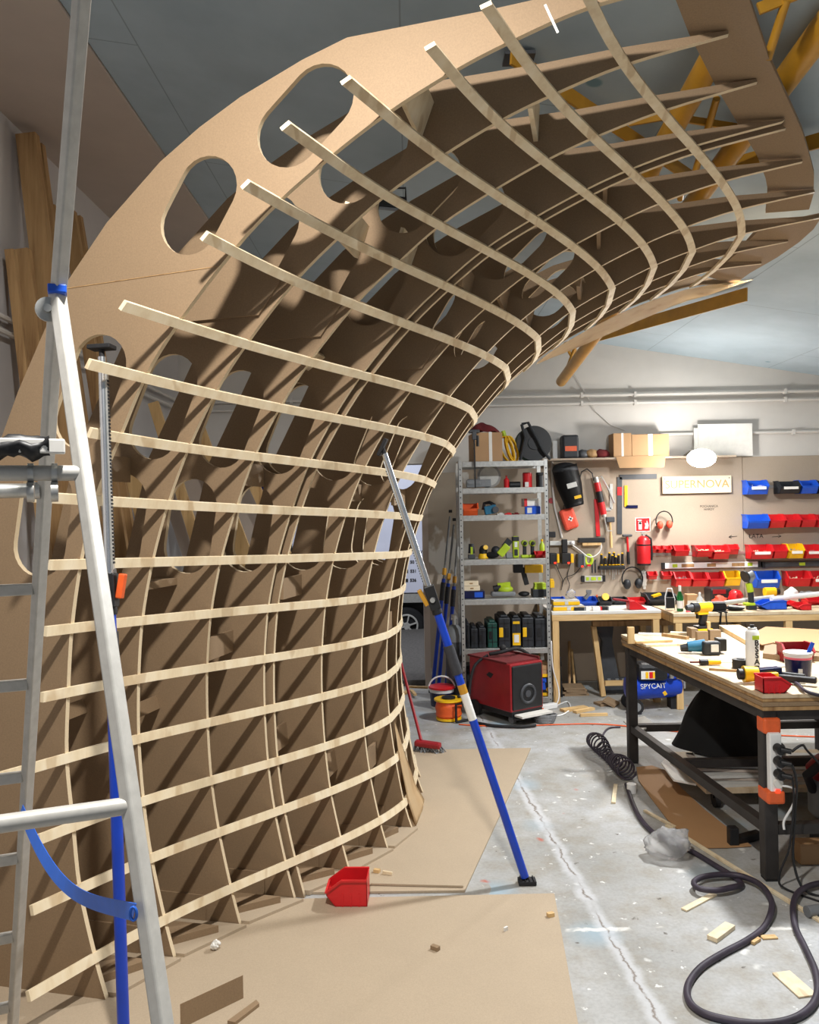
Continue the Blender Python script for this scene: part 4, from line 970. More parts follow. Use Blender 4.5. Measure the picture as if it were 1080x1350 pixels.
single('cable_plug', 'lime', 'lime green plug on top of the yellow cable coil', 'plug', loc+V((-.06, -.02, .245)), [('c', (0, 0, 0), (-.015, 0, .05), .02)])
cx, w, h, loc = sbox(677, 727, 562, 0, 7.78)
r0 = h*.5
t = comp('hose_reel', 'large black hose reel with carrying frame on the top shelf', 'reel', loc, [('reel_side', 'black', [('c', (0, -.1, r0), (0, -.085, r0), r0*.97, None, 32)], SM), ('reel_side', 'black', [('c', (0, .1, r0), (0, .085, r0), r0*.97, None, 32)], SM), ('reel_hub', 'blackcase', [('c', (0, -.11, r0), (0, .11, r0), r0*.35)], SM),
    ('wound_hose', 'green', [('t', [(math.cos(a_)*r0*.84, -.06+.04*j, r0+math.sin(a_)*r0*.84) for a_ in [k_*PI/14 for k_ in range(28)]], .022, 8, True) for j in range(4)], SM),
    ('carry_frame', 'blackcase', [('t', [(-.02-.1, -.13, r0*2.04), (-.06, -.14, r0*2.12), (.02, -.14, r0*1.2), (.07, -.14, r0*.6), (.14, -.13, .012)], .014, 8), ('t', [(-.12, -.13, r0*2.04), (-.09, -.14, r0*1.3), (-.14, -.13, .012)], .014, 8)], SM)])
# second shelf
cx, w, h, loc = sbox(620, 645, 634, 1)
comp('circular_saw', 'grey circular saw with a large silver guard on the second shelf', 'saw', loc, [('saw_body', 'grey', [('r', (-.13, -.05, .045), (.1, -.05, .05), .07, .07), ('c', (-.12, -.05, .05), (.0, -.05, .05), .04)], BV), ('blade_guard', 'pcb', [('c', (.09, .0, .115), (.09, .03, .115), .112, None, 32)], SM), ('blade', 'alu', [('c', (.09, -.006, .115), (.09, .0, .115), .09, None, 32)], SM)])
def bottle(name, label, cat, loc, r, h, mat, capmat, neck=.4):
    return comp(name, label, cat, loc, [('bottle_body', mat, [('l', [(r*.9, 0), (r, .006), (r, h*.66), (r*neck, h*.82), (r*neck, h*.9)], (0, 0, 0))], SM), ('cap', capmat, [('c', (0, 0, h*.89), (0, 0, h), r*neck*1.15)], SM)])
cx, w, h, loc = sbox(664.5, 671, 627, 1); bottle('squeeze_bottle', 'small red bottle on the second shelf left of the red tin', 'bottle', loc, .026, h, 'red', 'redpaint', .3)
cx, w, h, loc = sbox(672, 686, 637, 1); single('tool_roll', 'black', 'dark rolled tool lying between the red bottle and the red tin', 'tool', loc, [('c', (-.05, 0, .03), (.05, 0, .03), .03)], smooth=True)
cx, w, h, loc = sbox(689, 701.5, 624, 1)
comp('paint_tin', 'red tin with a pale label on the second shelf', 'tin', loc, [('tin_body', 'red', [('c', (0, 0, 0), (0, 0, h), w/2)], SM), ('tin_label', 'paper', [('b', (-.012, -w/2+.004, .03), (.035, .008, .045))]), ('tin_lid', 'redpaint', [('c', (0, 0, h), (0, 0, h+.006), w/2*.94)], SM)])
cx, w, h, loc = sbox(707, 716, 623, 1); comp('spray_gun', 'dark tool standing at the right end of the second shelf', 'tool', loc, [('tool_body', 'blackcase', [('c', (0, 0, 0), (0, 0, h*.8), w*.55)], SM), ('tool_head', 'black', [('b', (0, 0, h*.9), (w, .06, h*.2))], BV)])
# third shelf
cx, w, h, loc = sbox(610, 629, 664, 2, 7.66); bx = make_bin('red open bin on the third shelf of the rack', loc.x, 7.74, loc.z, w, .17, h, 'orange')
cx, w, h, loc = sbox(636, 655, 661, 2)
comp('jigsaw', 'teal blue corded power tool on the third shelf', 'tool', loc, [('tool_body', 'teal', [('r', (-.05, 0, .04), (.06, 0, .06), .09, .08)], BV), ('tool_grip', 'black', [('t', [(-.06, 0, .05), (-.05, 0, .11), (.0, 0, .12), (.05, 0, .09)], .017, 8)], SM), ('tool_nose', 'darkgrey', [('c', (.05, -.02, .05), (.05, -.07, .05), .03)], SM)])
for x0, x1, mt, lb in ((655, 664, 'zipper', 'thin pale slip of paper on the third shelf'), (665, 674, 'red', 'small red gadget on the third shelf left of the boxes'), (676, 684, 'maroon', 'flat maroon scrap on the third shelf')):
    cx, w, h, loc = sbox(x0, x1, 676, 2); single('small_part', mt, lb, 'part', loc, [('b', (0, 0, .006), (w, .09, .012)), ('b', (.1*w, 0, .014), (w*.5, .05, .012))])
cx, w, h, loc = sbox(692, 712, 667.5, 2)
b_ = comp('screw_box', 'blue screw box with white label on the third shelf', 'box', loc, [('carton', 'binblue', [('b', (0, 0, h/2), (w, .12, h))], BV), ('box_label', 'paper', [('b', (-w*.2, -.061, h/2), (w*.3, .003, h*.7))])], R(-6))
comp('screw_box', 'white and red box tipped on top of the blue screw box', 'box', loc+V((-.02, 0, h+.001)), [('carton', 'paper', [('b', (0, 0, .035), (w*1.02, .1, .07))], BV), ('printed_end', 'red', [('b', (-w*.4, 0, .035), (w*.2, .103, .073))])], R(8))
# fourth shelf: cordless tools
def stand_drill(label, loc, h, m1='lime', m2='blackcase', name='cordless_drill', cat='drill', rz=0, yaw=1):
    return comp(name, label, cat, loc, [('battery', m1, [('b', (0, 0, h*.08), (h*.42, h*.5, h*.16))], BV), ('handle', m2, [('r', (0, .0, h*.14), (0, -h*.03, h*.68), h*.2, h*.24)], BV), ('motor_body', m1, [('c', (0, h*.25, h*.82), (0, -h*.22, h*.82), h*.17)], SM), ('chuck', m2, [('c', (0, -h*.22, h*.82), (0, -h*.45, h*.82), h*.12, h*.07)], SM)], rz)
cx, w, h, loc = sbox(675, 684, 707, 3); comp('work_torch', 'tall lime green work torch on the fourth shelf', 'torch', loc, [('torch_body', 'lime', [('b', (0, 0, h/2), (w*.9, .07, h))], {'bevel': .012}), ('torch_lens', 'white', [('b', (0, -.036, h*.62), (w*.4, .004, h*.24))]), ('torch_head', 'blackcase', [('b', (0, -.004, h*.88), (w*.95, .075, h*.2)), ('b', (0, -.003, h*.25), (w*.55, .072, h*.3))], BV)])
cx, w, h, loc = sbox(687, 696, 712, 3); dA = stand_drill('left of two lime green drills standing on the fourth shelf', loc, h)
cx, w, h, loc = sbox(697.5, 706, 712, 3); stand_drill('right of two lime green drills standing on the fourth shelf', loc, h)
cx, w, h, loc = sbox(617, 626, 717, 3); comp('angle_grinder', 'dark green grinder standing left on the fourth shelf', 'grinder', loc, [('tool_body', 'blackcase', [('c', (0, 0, .05), (0, 0, h), .032, .025)], SM), ('disc_guard', 'darkgrey', [('b', (0, 0, .02), (w, .08, .04))], BV), ('trigger', 'lime', [('b', (0, -.03, h*.55), (.02, .012, .07))])])
cx, w, h, loc = sbox(630, 644, 719, 3); comp('orbital_sander', 'yellow and black sander on the fourth shelf', 'sander', loc, [('sanding_pad', 'yellow', [('l', [(w*.48, 0), (w*.5, .01), (w*.42, .04), (w*.3, .05)], (0, 0, 0))], SM), ('motor_body', 'black', [('l', [(w*.36, .045), (w*.4, .08), (w*.28, h*.9), (w*.1, h)], (0, 0, 0))], SM), ('palm_cap', 'yellow', [('c', (.015, -.02, h*.82), (.02, -.05, h*.86), .022)], SM)])
cx, w, h, loc = sbox(652, 672, 713, 3); comp('jigsaw', 'lime green and black jigsaw lying in the middle of the fourth shelf', 'saw', loc, [('tool_body', 'lime', [('r', (-.03, -.02, .03), (.05, -.02, .12), .06, .07)], BV), ('handle', 'blackcase', [('r', (.02, 0, .1), (.075, 0, .17), .045, .06), ('s', (-.06, 0, .07), .045)], SM), ('base_shoe', 'grey', [('b', (.06, -.02, .025), (.06, .07, .05))], BV)])
cx, w, h, loc = sbox(643, 654, 730, 3); single('tool_bag', 'cloth', 'low black bag between the sander and the jigsaw', 'bag', loc, [('s', (0, 0, .03), .07, (1, .8, .45))], smooth=True)
cx, w, h, loc = sbox(705, 720, 727, 3, 7.68); make_bin('red bin at the right end of the fourth shelf', loc.x, 7.76, loc.z, w*.95, .14, h, 'red')
cx, w, h, loc = sbox(711, 718, 711, 3, 7.86); bottle('glue_bottle', 'green bottle with yellow cap behind the red bin on the fourth shelf', 'bottle', loc, .025, h, 'lime', 'yellow', .4)
# fifth shelf
cx, w, h, loc = sbox(611, 638, 778, 4)
comp('screw_box', 'dark blue box at the left of the fifth shelf', 'box', loc, [('carton', 'navy', [('b', (0, 0, h/2), (w, .2, h))], BV), ('box_print', 'binblue', [('b', (w*.2, -.101, h/2), (w*.4, .003, h*.7))])])
hz = h
for i, (x0, x1, yt, lb) in enumerate(((611, 632, 771.5, 'lower of two pale wooden boxes on the blue box'), (611, 630, 765, 'upper of two pale wooden boxes on the blue box'))):
    a_ = at(x0, yt, 7.74); b2_ = at(x1, yt, 7.74); comp('wooden_box', lb, 'box', V(((a_.x+b2_.x)/2, 7.74, LV[4]+.001+hz+i*.046)), [('box_body', 'signwood', [('b', (0, 0, .0225), (b2_.x-a_.x, .15, .044))], {'bevel': .003}), ('box_latch', 'oldwood', [('b', (0, -.0755, .0225), (.03, .004, .012))])])
cx, w, h, loc = sbox(646, 680, 768, 4)
comp('belt_sander', 'lime green and grey sander on the fifth shelf', 'sander', loc, [('sander_base', 'grey', [('b', (0, 0, .03), (w*.95, .1, .045))], {'bevel': .015}), ('sander_body', 'lime', [('s', (.02, 0, .07), .06, (1.3, .8, .7)), ('r', (-.05, 0, .11), (.07, 0, .12), .035, .04)], SM), ('dust_port', 'black', [('c', (-.09, 0, .075), (-.02, 0, .09), .03)], SM)])
cx, w, h, loc = sbox(684, 698, 783, 4); single('sanding_block', 'black', 'flat black block on the fifth shelf', 'block', loc, [('s', (0, 0, .025), .05, (1.1, 1, .5))], smooth=True)
cx, w, h, loc = sbox(701, 722, 773, 4); comp('battery_charger', 'black charger with a lime battery at the right of the fifth shelf', 'charger', loc, [('charger_body', 'blackcase', [('b', (0, 0, .035), (w, .14, .07))], BV), ('battery', 'lime', [('b', (0, 0, .1), (w*.7, .1, .055)), ('b', (0, 0, .075), (w*.8, .11, .02))], BV)])
cx, w, h, loc = sbox(682, 712, 746, 4)
comp('nail_gun', 'yellow nail gun hung under the fourth shelf', 'tool', loc+V((0, 0, .17)), [('gun_body', 'yellow', [('r', (-.04, 0, .09), (.13, 0, .09), .08, .075)], BV), ('gun_handle', 'black', [('r', (-.06, 0, .1), (-.02, 0, -.06), .035, .045), ('b', (-.1, 0, .1), (.09, .08, .09))], BV), ('hook', 'steel', [('t', [(.08, 0, .13), (.08, 0, .155), (.06, 0, .155)], .004, 6)])])
# sixth shelf: cases
def case(label, x0, x1, yt, m_, lat=None, wide=False):
    cx, w, h, loc = sbox(x0, x1, yt, 5, 7.76)
    ps = [('case_shell', m_, [('b', (0, 0, h*.46), (w*.96, .36, h*.92)), ('b', (0, 0, h*.95), (w*.6, .3, h*.09))], {'bevel': .01}), ('case_seam', 'black', [('b', (0, -.181, h*.46), (.006, .004, h*.86)), ('b', (0, -.181, h*.75), (w*.9, .004, .006)), ('b', (0, -.181, h*.22), (w*.9, .004, .006))])]
    if lat == 'side': ps.append(('latch', 'yellow', [('b', (-w*.28, -.184, h*.47), (w*.34, .012, h*.3))], BV))
    if lat == 'label': ps += [('case_label', 'yellow', [('b', (0, -.183, h*.26), (w*.8, .006, h*.38)), ('b', (0, -.183, h*.78), (w*.7, .006, h*.08))]), ('barcode', 'paper', [('b', (0, -.187, h*.28), (w*.5, .004, h*.24))])]
    if lat == 'right': ps.append(('latch', 'yellow', [('b', (w*.44, -.184, h*.47), (w*.07, .012, h*.2))], BV))
    if lat != 'label': ps.append(('grip_recess', 'black', [('b', (w*.2 if lat == 'side' else -w*.2, -.183, h*.47), (w*.26, .006, h*.28))]))
    return comp('tool_case', label, 'case', loc, ps, group='tool cases on the sixth shelf')
case('narrow blue grey case at the left end of the sixth shelf', 613, 617.5, 817, 'blackcase')
case('low charcoal case left of the green one', 618.5, 628, 823, 'blackcase'); case('low charcoal case touching the green one', 628.5, 638.5, 822, 'blackcase')
case('dark green case on the sixth shelf', 640, 653, 815, 'green')
case('black case with yellow latch right of the green case', 654, 670, 808, 'blackcase', 'side'); case('narrow black case with a white and yellow label', 671, 683.5, 808.5, 'blackcase', 'label')
case('black case with yellow latch right of the labelled case', 684.5, 700, 808, 'blackcase', 'side'); case('widest black case at the right end of the sixth shelf', 701, 718.5, 809, 'blackcase', 'right')
# bottom
cx, w, h, loc = sbox(702, 722, 874, 6, 7.7)
comp('tool_carton', 'brown and black power tool carton with a blue drill picture', 'box', loc, [('carton', 'black', [('b', (0, 0, h*.43), (w, .26, h*.86))], {'bevel': .004}), ('carton_top', 'cardboard', [('b', (0, 0, h*.93), (w*1.02, .27, h*.14)), ('b', (-.02, -.12, h*.8), (w*.9, .03, h*.14))]), ('yellow_print', 'yellow', [('b', (0, -.132, h*.07), (w, .004, h*.1))]), ('yellow_print', 'yellow', [('b', (w*.25, -.1365, h*.68), (w*.5, .004, h*.1))]), ('yellow_print', 'yellow', [('c', (w*.38, -.134, h*.22), (w*.38, -.131, h*.22), .022)]), ('drill_picture', 'binblue', [('b', (-.01, -.133, h*.52), (w*.62, .004, h*.13)), ('r', (.0, -.133, h*.48), (.01, -.133, h*.22), .04, .004, (0, 1, 0))])])
for x0, x1, yt, m_, lb in ((614, 628, 872, 'blackcase', 'dark crate at the left end of the bottom shelf'), (690, 700, 862, 'redpaint', 'dark red bag behind the welder on the bottom shelf')):
    cx, w, h, loc = sbox(x0, x1, yt, 6, 7.86); comp('storage_crate', lb, 'crate', loc, [('crate_body', m_, [('b', (0, 0, h*.4), (w, .2, h*.8))], BV), ('crate_lid', m_, [('b', (0, 0, h*.86), (w*1.04, .21, h*.12))], BV)])
# welder standing in front
wl_ = fl(666, 941); wz = wl_.y; q = at(627, 873, wz)
t = comp('welding_machine', 'dark red welding machine on wheels in front of the shelf rack', 'welder', V((wl_.x, wl_.y-.09, 0)), [
    ('housing', 'redpaint', [('b', (0, 0, .31), (.36, .56, .4))], {'bevel': .008}),
    ('front_panel', 'black', [('b', (0, -.283, .31), (.33, .02, .37))], {'bevel': .02}),
    ('fan_grille', 'darkgrey', [('t', [(math.cos(a_)*.075, -.296, .25+math.sin(a_)*.075) for a_ in [i*PI/12 for i in range(24)]], .012, 6, True), ('c', (0, -.298, .25), (0, -.29, .25), .03)], SM),
    ('top_tray', 'maroon', [('b', (0, .03, .517), (.37, .54, .014)), ('b', (.17, 0, .53), (.012, .5, .02))]),
    ('chassis', 'black', [('b', (0, 0, .09), (.34, .56, .05)), ('b', (0, -.31, .06), (.33, .06, .012))], BV),
    ('footplate', 'sock', [('b', (0.02, -.34, .085), (.34, .1, .016))]),
    ('castor', 'grey', [('c', (-.13, -.22, .035), (-.1, -.22, .035), .035)], SM), ('castor', 'grey', [('c', (.13, -.22, .035), (.1, -.22, .035), .035)], SM),
    ('wheel', 'rubber', [('c', (-.2, .2, .07), (-.16, .2, .07), .07)], SM), ('wheel', 'rubber', [('c', (.2, .2, .07), (.16, .2, .07), .07)], SM),
    ('trim_mark', 'black', [('p', [(-.182, -.06, .4), (-.182, -.02, .36), (-.182, .04, .38), (-.182, .0, .41)], (.002, 0, 0))])], rz=R(33))
mb = MB().tube(catmull([tuple(wl_+V(p)) for p in ((-.14, -.12, .55), (-.04, -.14, .57), (.08, -.1, .59), (.16, .0, .56), (.24, .06, .5))], 5)[:], .016, 8)
mb.sph(wl_+V((-.02, -.1, .6)), .03)
one(mb, 'welding_torch', 'rubber', 'black torch cable lying over the top of the welding machine', 'torch', smooth='all')
mb = MB().tube(catmull([tuple(wl_+V(p)) for p in ((-.15, -.1, .54), (-.27, -.12, .45), (-.32, -.15, .25), (-.32, -.22, .03), (-.2, -.42, .016), (.05, -.5, .016), (.2, -.47, .016))], 6), .013, 8); one(mb, 'welding_cable', 'rubber', 'thick black cable drooping at the left of the welding machine', 'cable', smooth='all')
mb = MB()
for i in range(5): mb.tube([wl_+V((.3+math.cos(a_)*(.075+.006*i), -.33+math.sin(a_)*.06, .012+.014*i)) for a_ in [k_*PI/9 for k_ in range(18)]], .007, 6, True)
one(mb, 'cable_coil', 'grey', 'grey cable coil lying by the front corner of the welding machine', 'cable', smooth='all')
# items between the doorway and the rack
def leanpole(label, x0, y0, x1, y1, group):
    ft_ = fl(x0, y0); Yt = YB-.1; tp_ = at(x1, y1, Yt)
    t = thing('support_prop', label, 'prop', ft_, 0, group); ax = tp_-ft_; P = lambda f: ft_+ax*f
    MB().cyl(P(0.012), P(.62), .019).build('outer_tube', 'blue', t, world=True, smooth=True)
    MB().cyl(P(.6), P(.97), .011).build('inner_tube', 'grey', t, world=True, smooth=True)
    MB().cyl(P(.5), P(.6), .024).build('foam_grip', 'foam', t, world=True, smooth=True)
    MB().bar(P(.64), P(.68), .032, .035).build('ratchet_body', 'truss', t, world=True, bevel=.005)
    MB().box(tp_, (.034, .05, .03)).build('head_plate', 'rubber', t, world=True, bevel=.004)
    MB().box(ft_+V((0, 0, .011)), (.07, .05, .02)).build('foot_pad', 'rubber', t, world=True)
    return t
G1 = 'spare props leaning between the doorway and the rack'
leanpole('leftmost spare blue prop leaning beside the doorway', 570, 913, 594, 674, G1)
leanpole('middle spare blue prop leaning beside the doorway', 578, 907, 599, 685, G1)
leanpole('rightmost spare blue prop, closest to the shelf rack', 588, 913, 605, 690, G1)
g = fl(603, 926)
comp('gas_cylinder', 'grey gas cylinder standing left of the shelf rack', 'gas bottle', V((g.x-.015, g.y-.02, 0)), [('cylinder_body', 'darkgrey', [('l', [(.08, 0), (.085, .02), (.085, .62), (.07, .69), (.03, .73)], (0, 0, 0))], SM), ('shoulder', 'grey', [('l', [(.086, .58), (.088, .63), (.072, .695), (.032, .735)], (0, 0, 0))], SM), ('valve', 'steel', [('c', (0, 0, .73), (0, 0, .8), .02), ('c', (-.03, 0, .79), (.03, 0, .79), .014), ('c', (0, 0, .8), (0, 0, .83), .03)])])
def bucket(label, loc, r, h, bands, handle=True, rz=0):
    ps = [('pail', bands[0], [('l', [(r*.84, 0), (r*.86, .004), (r*1.0, h)], (0, 0, 0), 28)], SM), ('label_band', bands[1], [('l', [(r*.885, h*.12), (r*.985, h*.75)], (0, 0, 0), 28)], SM), ('rim', bands[2], [('l', [(r*1.0, h*.9), (r*1.05, h*.91), (r*1.05, h), (r*1.0, h*1.01)], (0, 0, 0), 28)], SM)]
    if handle: ps.append(('handle', 'white', [('t', [(math.cos(a_)*r*1.04, 0, h*.9+math.sin(a_)*r*.95) for a_ in [i*PI/12 for i in range(13)]], .008, 6)], SM))
    return comp('bucket', label, 'bucket', loc, ps, rz)
b_ = fl(583, 933); bucket('white bucket with red lid and blue label beside the cable reel', V((b_.x, b_.y, 0)), .115, .2, ('white', 'navy', 'red'))
b_ = fl(592, 949)
comp('cable_reel', 'orange cable reel on a black stand near the doorway', 'reel', V((b_.x, b_.y, 0)), [('wound_cable', 'orange', [('l', [(.1, -.07), (.115, -.05), (.11, -.02), (.118, .01), (.11, .04), (.1, .07)], (0, 0, .1), 28)], SM), ('reel_flange', 'yellow', [('c', (0, 0, .172), (0, 0, .186), .125), ('c', (0, 0, .01), (0, 0, .03), .11)], SM), ('reel_hub', 'black', [('c', (0, 0, .186), (0, 0, .2), .06), ('s', (.09, -.02, .2), .018)], SM), ('reel_stand', 'black', [('t', [(.02, -.14, .012), (.02, -.14, .16), (.15, -.1, .16), (.15, -.1, .012)], .012, 8), ('t', [(.02, -.14, .012), (.15, -.1, .012)], .012, 8)], SM)], rz=R(15))
br0, br1 = fl(561, 993), at(526, 862, 6.85)
t = thing('broom', 'red floor broom leaning behind the right foot of the frame', 'broom', br0)
MB().cyl(br0+V((-.03, .02, .09)), br1+V((-.05, .0, .2)), .012).build('handle', 'redpaint', t, world=True, smooth=True)
hd = V((.95, -.3, 0)).normalized(); MB().bar(br0+V((0, 0, .075))-hd*.08, br0+V((0, 0, .06))+hd*.12, .07, .045).build('broom_head', 'redpaint', t, world=True, bevel=.015)
mb = MB(); rn = random.Random(5)
for i in range(90):
    q = br0+hd*rn.uniform(-.085, .12)+V((-hd.y, hd.x, 0))*rn.uniform(-.03, .03); mb.cyl(q+V((0, 0, .05)), q+V((rn.uniform(-.03, .03)+.01, rn.uniform(-.02, .02), .003)), .004, seg=5)
o = mb.build('bristles', 'grey', t, world=True); o['kind'] = 'stuff'
rn = random.Random(11)
for i, (x, y, lb) in enumerate(((536, 913, 'wood scrap lying farthest left by the door threshold'), (545, 918, 'wood scrap in the middle of the pile by the threshold'), (552, 914, 'wood scrap at the right of the pile by the threshold'))):
    q = fl(x, y); a_ = rn.uniform(0, PI); one(MB().bar(q+V((math.cos(a_)*.1, math.sin(a_)*.1, .014+.024*i)), q-V((math.cos(a_)*.1, math.sin(a_)*.1, -.012-.024*i)), .03, .02), 'wood_scrap', 'pine', lb, 'scrap wood')
a_, b_ = fl(706, 939), fl(732, 931)
comp('power_strip', 'white floor power strip beside the welding machine', 'power strip', a_.lerp(b_, .4), [('strip_body', 'white', [('b', (0, 0, .025), (.28, .06, .045))], BV), ('plug', 'orange', [('b', (-.07, -.05, .02), (.05, .04, .03))], BV)], rz=R(28))
mb = MB().tube(catmull([tuple(fl(x, y, .008)) for x, y in ((735, 930), (748, 925), (752, 934), (742, 942), (725, 945), (712, 947))]+[], 5), .007, 6); one(mb, 'white_flex', 'white', 'white flex looping on the floor by the bench leg', 'cable', smooth='all')
mb = MB().tube(catmull([tuple(p) for p in (at(727, 845, 7.5), at(729, 880, 7.5), at(736, 905, 7.5), at(737, 920, 7.45), fl(732, 932, .01))], 5), .006, 6); one(mb, 'white_flex', 'white', 'white flex hanging down along the bench leg', 'cable', smooth='all')
mb = MB().tube(catmull([tuple(fl(x, y, .006)) for x, y in ((605, 955), (640, 957), (690, 957), (740, 955), (800, 955), (900, 965), (990, 968), (1090, 972))], 5), .006, 6); one(mb, 'extension_cord', 'orange', 'orange red cord running across the floor under the work table', 'cord', smooth='all')

# ------------------------------------------------------------------ wall benches
BZ = .853
def bench(label, x0, x1, yf, legs):
    t = thing('wall_bench', label, 'bench', ((x0+x1)/2, (yf+YW)/2, 0))
    MB().b0(x0, x1, yf, YW-.004, BZ-.028, BZ).build('bench_top', 'sock' if yf > 7.4 else 'ply_top', t, world=True, bevel=.003)
    MB().b0(x0, x1, yf+.004, yf+.05, BZ-.085, BZ-.029).build('front_beam', 'pine_x', t, world=True, bevel=.003)
    for x in (x0+.002, x1-.052): MB().b0(x, x+.05, yf+.052, YW-.06, BZ-.085, BZ-.029).build('side_beam', 'pine', t, world=True)
    for x in legs:
        for y in (yf+.006, YW-.07): MB().b0(x, x+.06, y, y+.055, 0, BZ-.086).build('leg', 'pine', t, world=True, bevel=.003)
    return t
bx0, bx1 = at(728, 811, 7.54).x, at(872, 811, 7.54).x
bench('pale wall bench on pine legs right of the shelf rack', bx0, bx1, 7.54, (bx0+.004, bx1-.075))
rx0 = at(888, 810, 7.26).x
bench('longer plywood wall bench behind the work table, running out at right', rx0, 5.6, 7.26, (rx0+.02, at(1037, 830, 7.26).x, 4.6, 5.5))
BT = BZ+.0008
def onb(x0, x1, yt, y=7.8):
    a_, b_ = at(x0, yt, y), at(x1, yt, y); return V(((a_.x+b_.x)/2, y, BT)), b_.x-a_.x, at((x0+x1)/2, yt, y).z-BT
for x0, x1, yt, y, mt, lb, d in ((727, 744, 788, 8.15, 'binblue', 'blue bin at the left end of the pale bench behind the yellow organisers', .16), (761, 785, 787.5, 8.05, 'binblue', 'blue bin holding a grey tool on the pale bench', .2), (787.5, 805.5, 787.5, 8.0, 'blackcase', 'black bin with an orange tool on the pale bench', .18), (807, 826, 788, 8.05, 'blackcase', 'black bin behind the red dustpan on the pale bench', .18), (828, 849, 788.5, 8.0, 'red', 'red bin behind the red dustpan on the pale bench', .16), (848, 886, 782, 8.05, 'blackcase', 'largest black bin on the pale bench, with a yellow pad inside', .3)):
    loc, w, h = onb(x0, x1, yt, y); make_bin(lb, loc.x, y+.1, BT, w-.01, d, h, mt)
loc, w, h = onb(772, 779, 782, 7.98); single('clamp_tool', 'grey', 'grey tool sticking out of the blue bin', 'tool', loc+V((0, .06, .06)), [('r', (-.02, 0, 0), (.03, 0, h-.06), .035, .03), ('b', (.02, 0, h-.05), (.05, .03, .03))])
loc, w, h = onb(788, 792, 785, 7.95); single('scraper', 'orange', 'orange handled scraper standing in the black bin', 'scraper', loc+V((0, .06, .05)), [('r', (0, 0, 0), (-.01, 0, h-.05), .02, .015)])
loc, w, h = onb(794, 803, 793, 7.95); single('tape_roll', 'yellow', 'yellow reel lying in the black bin beside the scraper', 'tape', loc+V((0, .02, .05)), [('c', (0, 0, .03), (0, -.03, .04), .035)], smooth=True)
loc, w, h = onb(858, 870, 785, 7.98); single('sanding_pad', 'yellow', 'yellow pad standing in the largest black bin', 'pad', loc+V((0, .0, .08)), [('r', (-.03, 0, h-.09), (.05, 0, .02), .07, .02)])
for j, (x0, x1, y0_, lb) in enumerate(((728, 769, 801, 'lower yellow organiser case on the pale bench'), (728, 763, 794.5, 'upper yellow organiser case stacked on the lower one'))):
    loc, w, h = onb(x0, x1, 801, 7.68); comp('organiser_case', lb, 'case', loc+V((0, 0, j*.05)), [('case_tray', 'yellow', [('b', (0, 0, .018), (w, .13, .034))], {'bevel': .004}), ('case_lid', 'zipper', [('b', (0, 0, .041), (w*.96, .125, .012)), ('b', (-w*.0, -.066, .02), (w*.12, .004, .03))])])
loc, w, h = onb(748, 758, 783, 7.72); mb = MB().sph(V((0, 0, .045)), .045, (1, .9, 1))
for v_ in mb.bm.verts: v_.co += v_.co.normalized()*.016*noise.noise(v_.co*45); 
o = mb.build('clear_bag', 'clear', None, loc+V((0, 0, .101)), smooth='all'); tag(o, 'crumpled clear bag lying on the yellow organisers', 'bag')
loc, w, h = onb(808, 851, 793, 7.66)
comp('dustpan', 'red long handled dustpan lying at the front of the pale bench', 'dustpan', loc, [('pan', 'red', [('p', [(-.02, -.09, .003), (.15, -.09, .003), (.03, -.09, .085), (-.02, -.09, .085)], (0, .12, 0))], {'bevel': .004}), ('handle', 'redpaint', [('r', (-.16, -.03, .1), (.0, -.03, .075), .03, .02)], BV)])
for x0, x1, mt, lb in ((757, 772, 'blackcase', 'dark small box at the front of the pale bench'), (781, 793, 'white', 'white small box with red end at the front of the pale bench'), (794, 802, 'black', 'black small box left of the dustpan')):
    loc, w, h = onb(x0, x1, 803, 7.62); ps = [('box_body', mt, [('b', (0, 0, .016), (w, .05, .032))], {'bevel': .003})]
    ps.append(('box_end', 'red' if mt == 'white' else 'grey', [('b', (w*.42, 0, .016), (w*.18, .052, .033))])); comp('small_box', lb, 'box', loc, ps)
loc, w, h = onb(877, 889, 783, 7.5)
comp('cable_stapler', 'white wire frame tool on the bench left of the green bottle', 'tool', loc, [('wire_frame', 'white', [('t', [(-.04, 0, .006), (-.04, 0, .13), (-.02, 0, .2), (.02, 0, .2), (.045, 0, .1), (.045, 0, .006)], .006, 6)], SM), ('tool_body', 'black', [('b', (.0, .0, .07), (.075, .05, .1))], BV)])
loc, w, h = onb(892, 900.5, 772, 7.42)
comp('bottle', 'green glass bottle with a pale label on the long bench', 'bottle', loc, [('bottle_glass', 'glassgreen', [('l', [(w*.46, 0), (w*.5, .008), (w*.5, h*.58), (w*.2, h*.76), (w*.19, h*.9)], (0, 0, 0))], SM), ('bottle_label', 'sock', [('c', (0, 0, h*.12), (0, 0, h*.42), w*.51)], SM), ('foil_neck', 'sock', [('c', (0, 0, h*.78), (0, 0, h), w*.23)], SM)])
loc, w, h = onb(904, 918, 783, 7.7); comp('carton', 'small brown carton on the long bench right of the bottle', 'box', loc, [('carton_body', 'cardboard', [('b', (0, 0, h/2), (w, .1, h))], BV), ('carton_label', 'zipper', [('b', (0, -.051, h*.3), (w*1.0, .003, h*.5))])])
loc, w, h = onb(917, 928, 781, 7.45); bottle('spray_bottle', 'clear plastic bottle on the long bench beside the small carton', 'bottle', loc, .028, h, 'zipper', 'white', .35)
loc, w, h = onb(904, 911, 797, 7.36); comp('glue_tube', 'short pinkish bottle in front of the small carton', 'bottle', loc, [('tube_body', 'pink', [('c', (0, 0, 0), (0, 0, h*.75), w*.42)], SM), ('cap', 'white', [('c', (0, 0, h*.75), (0, 0, h), w*.3)], SM)])
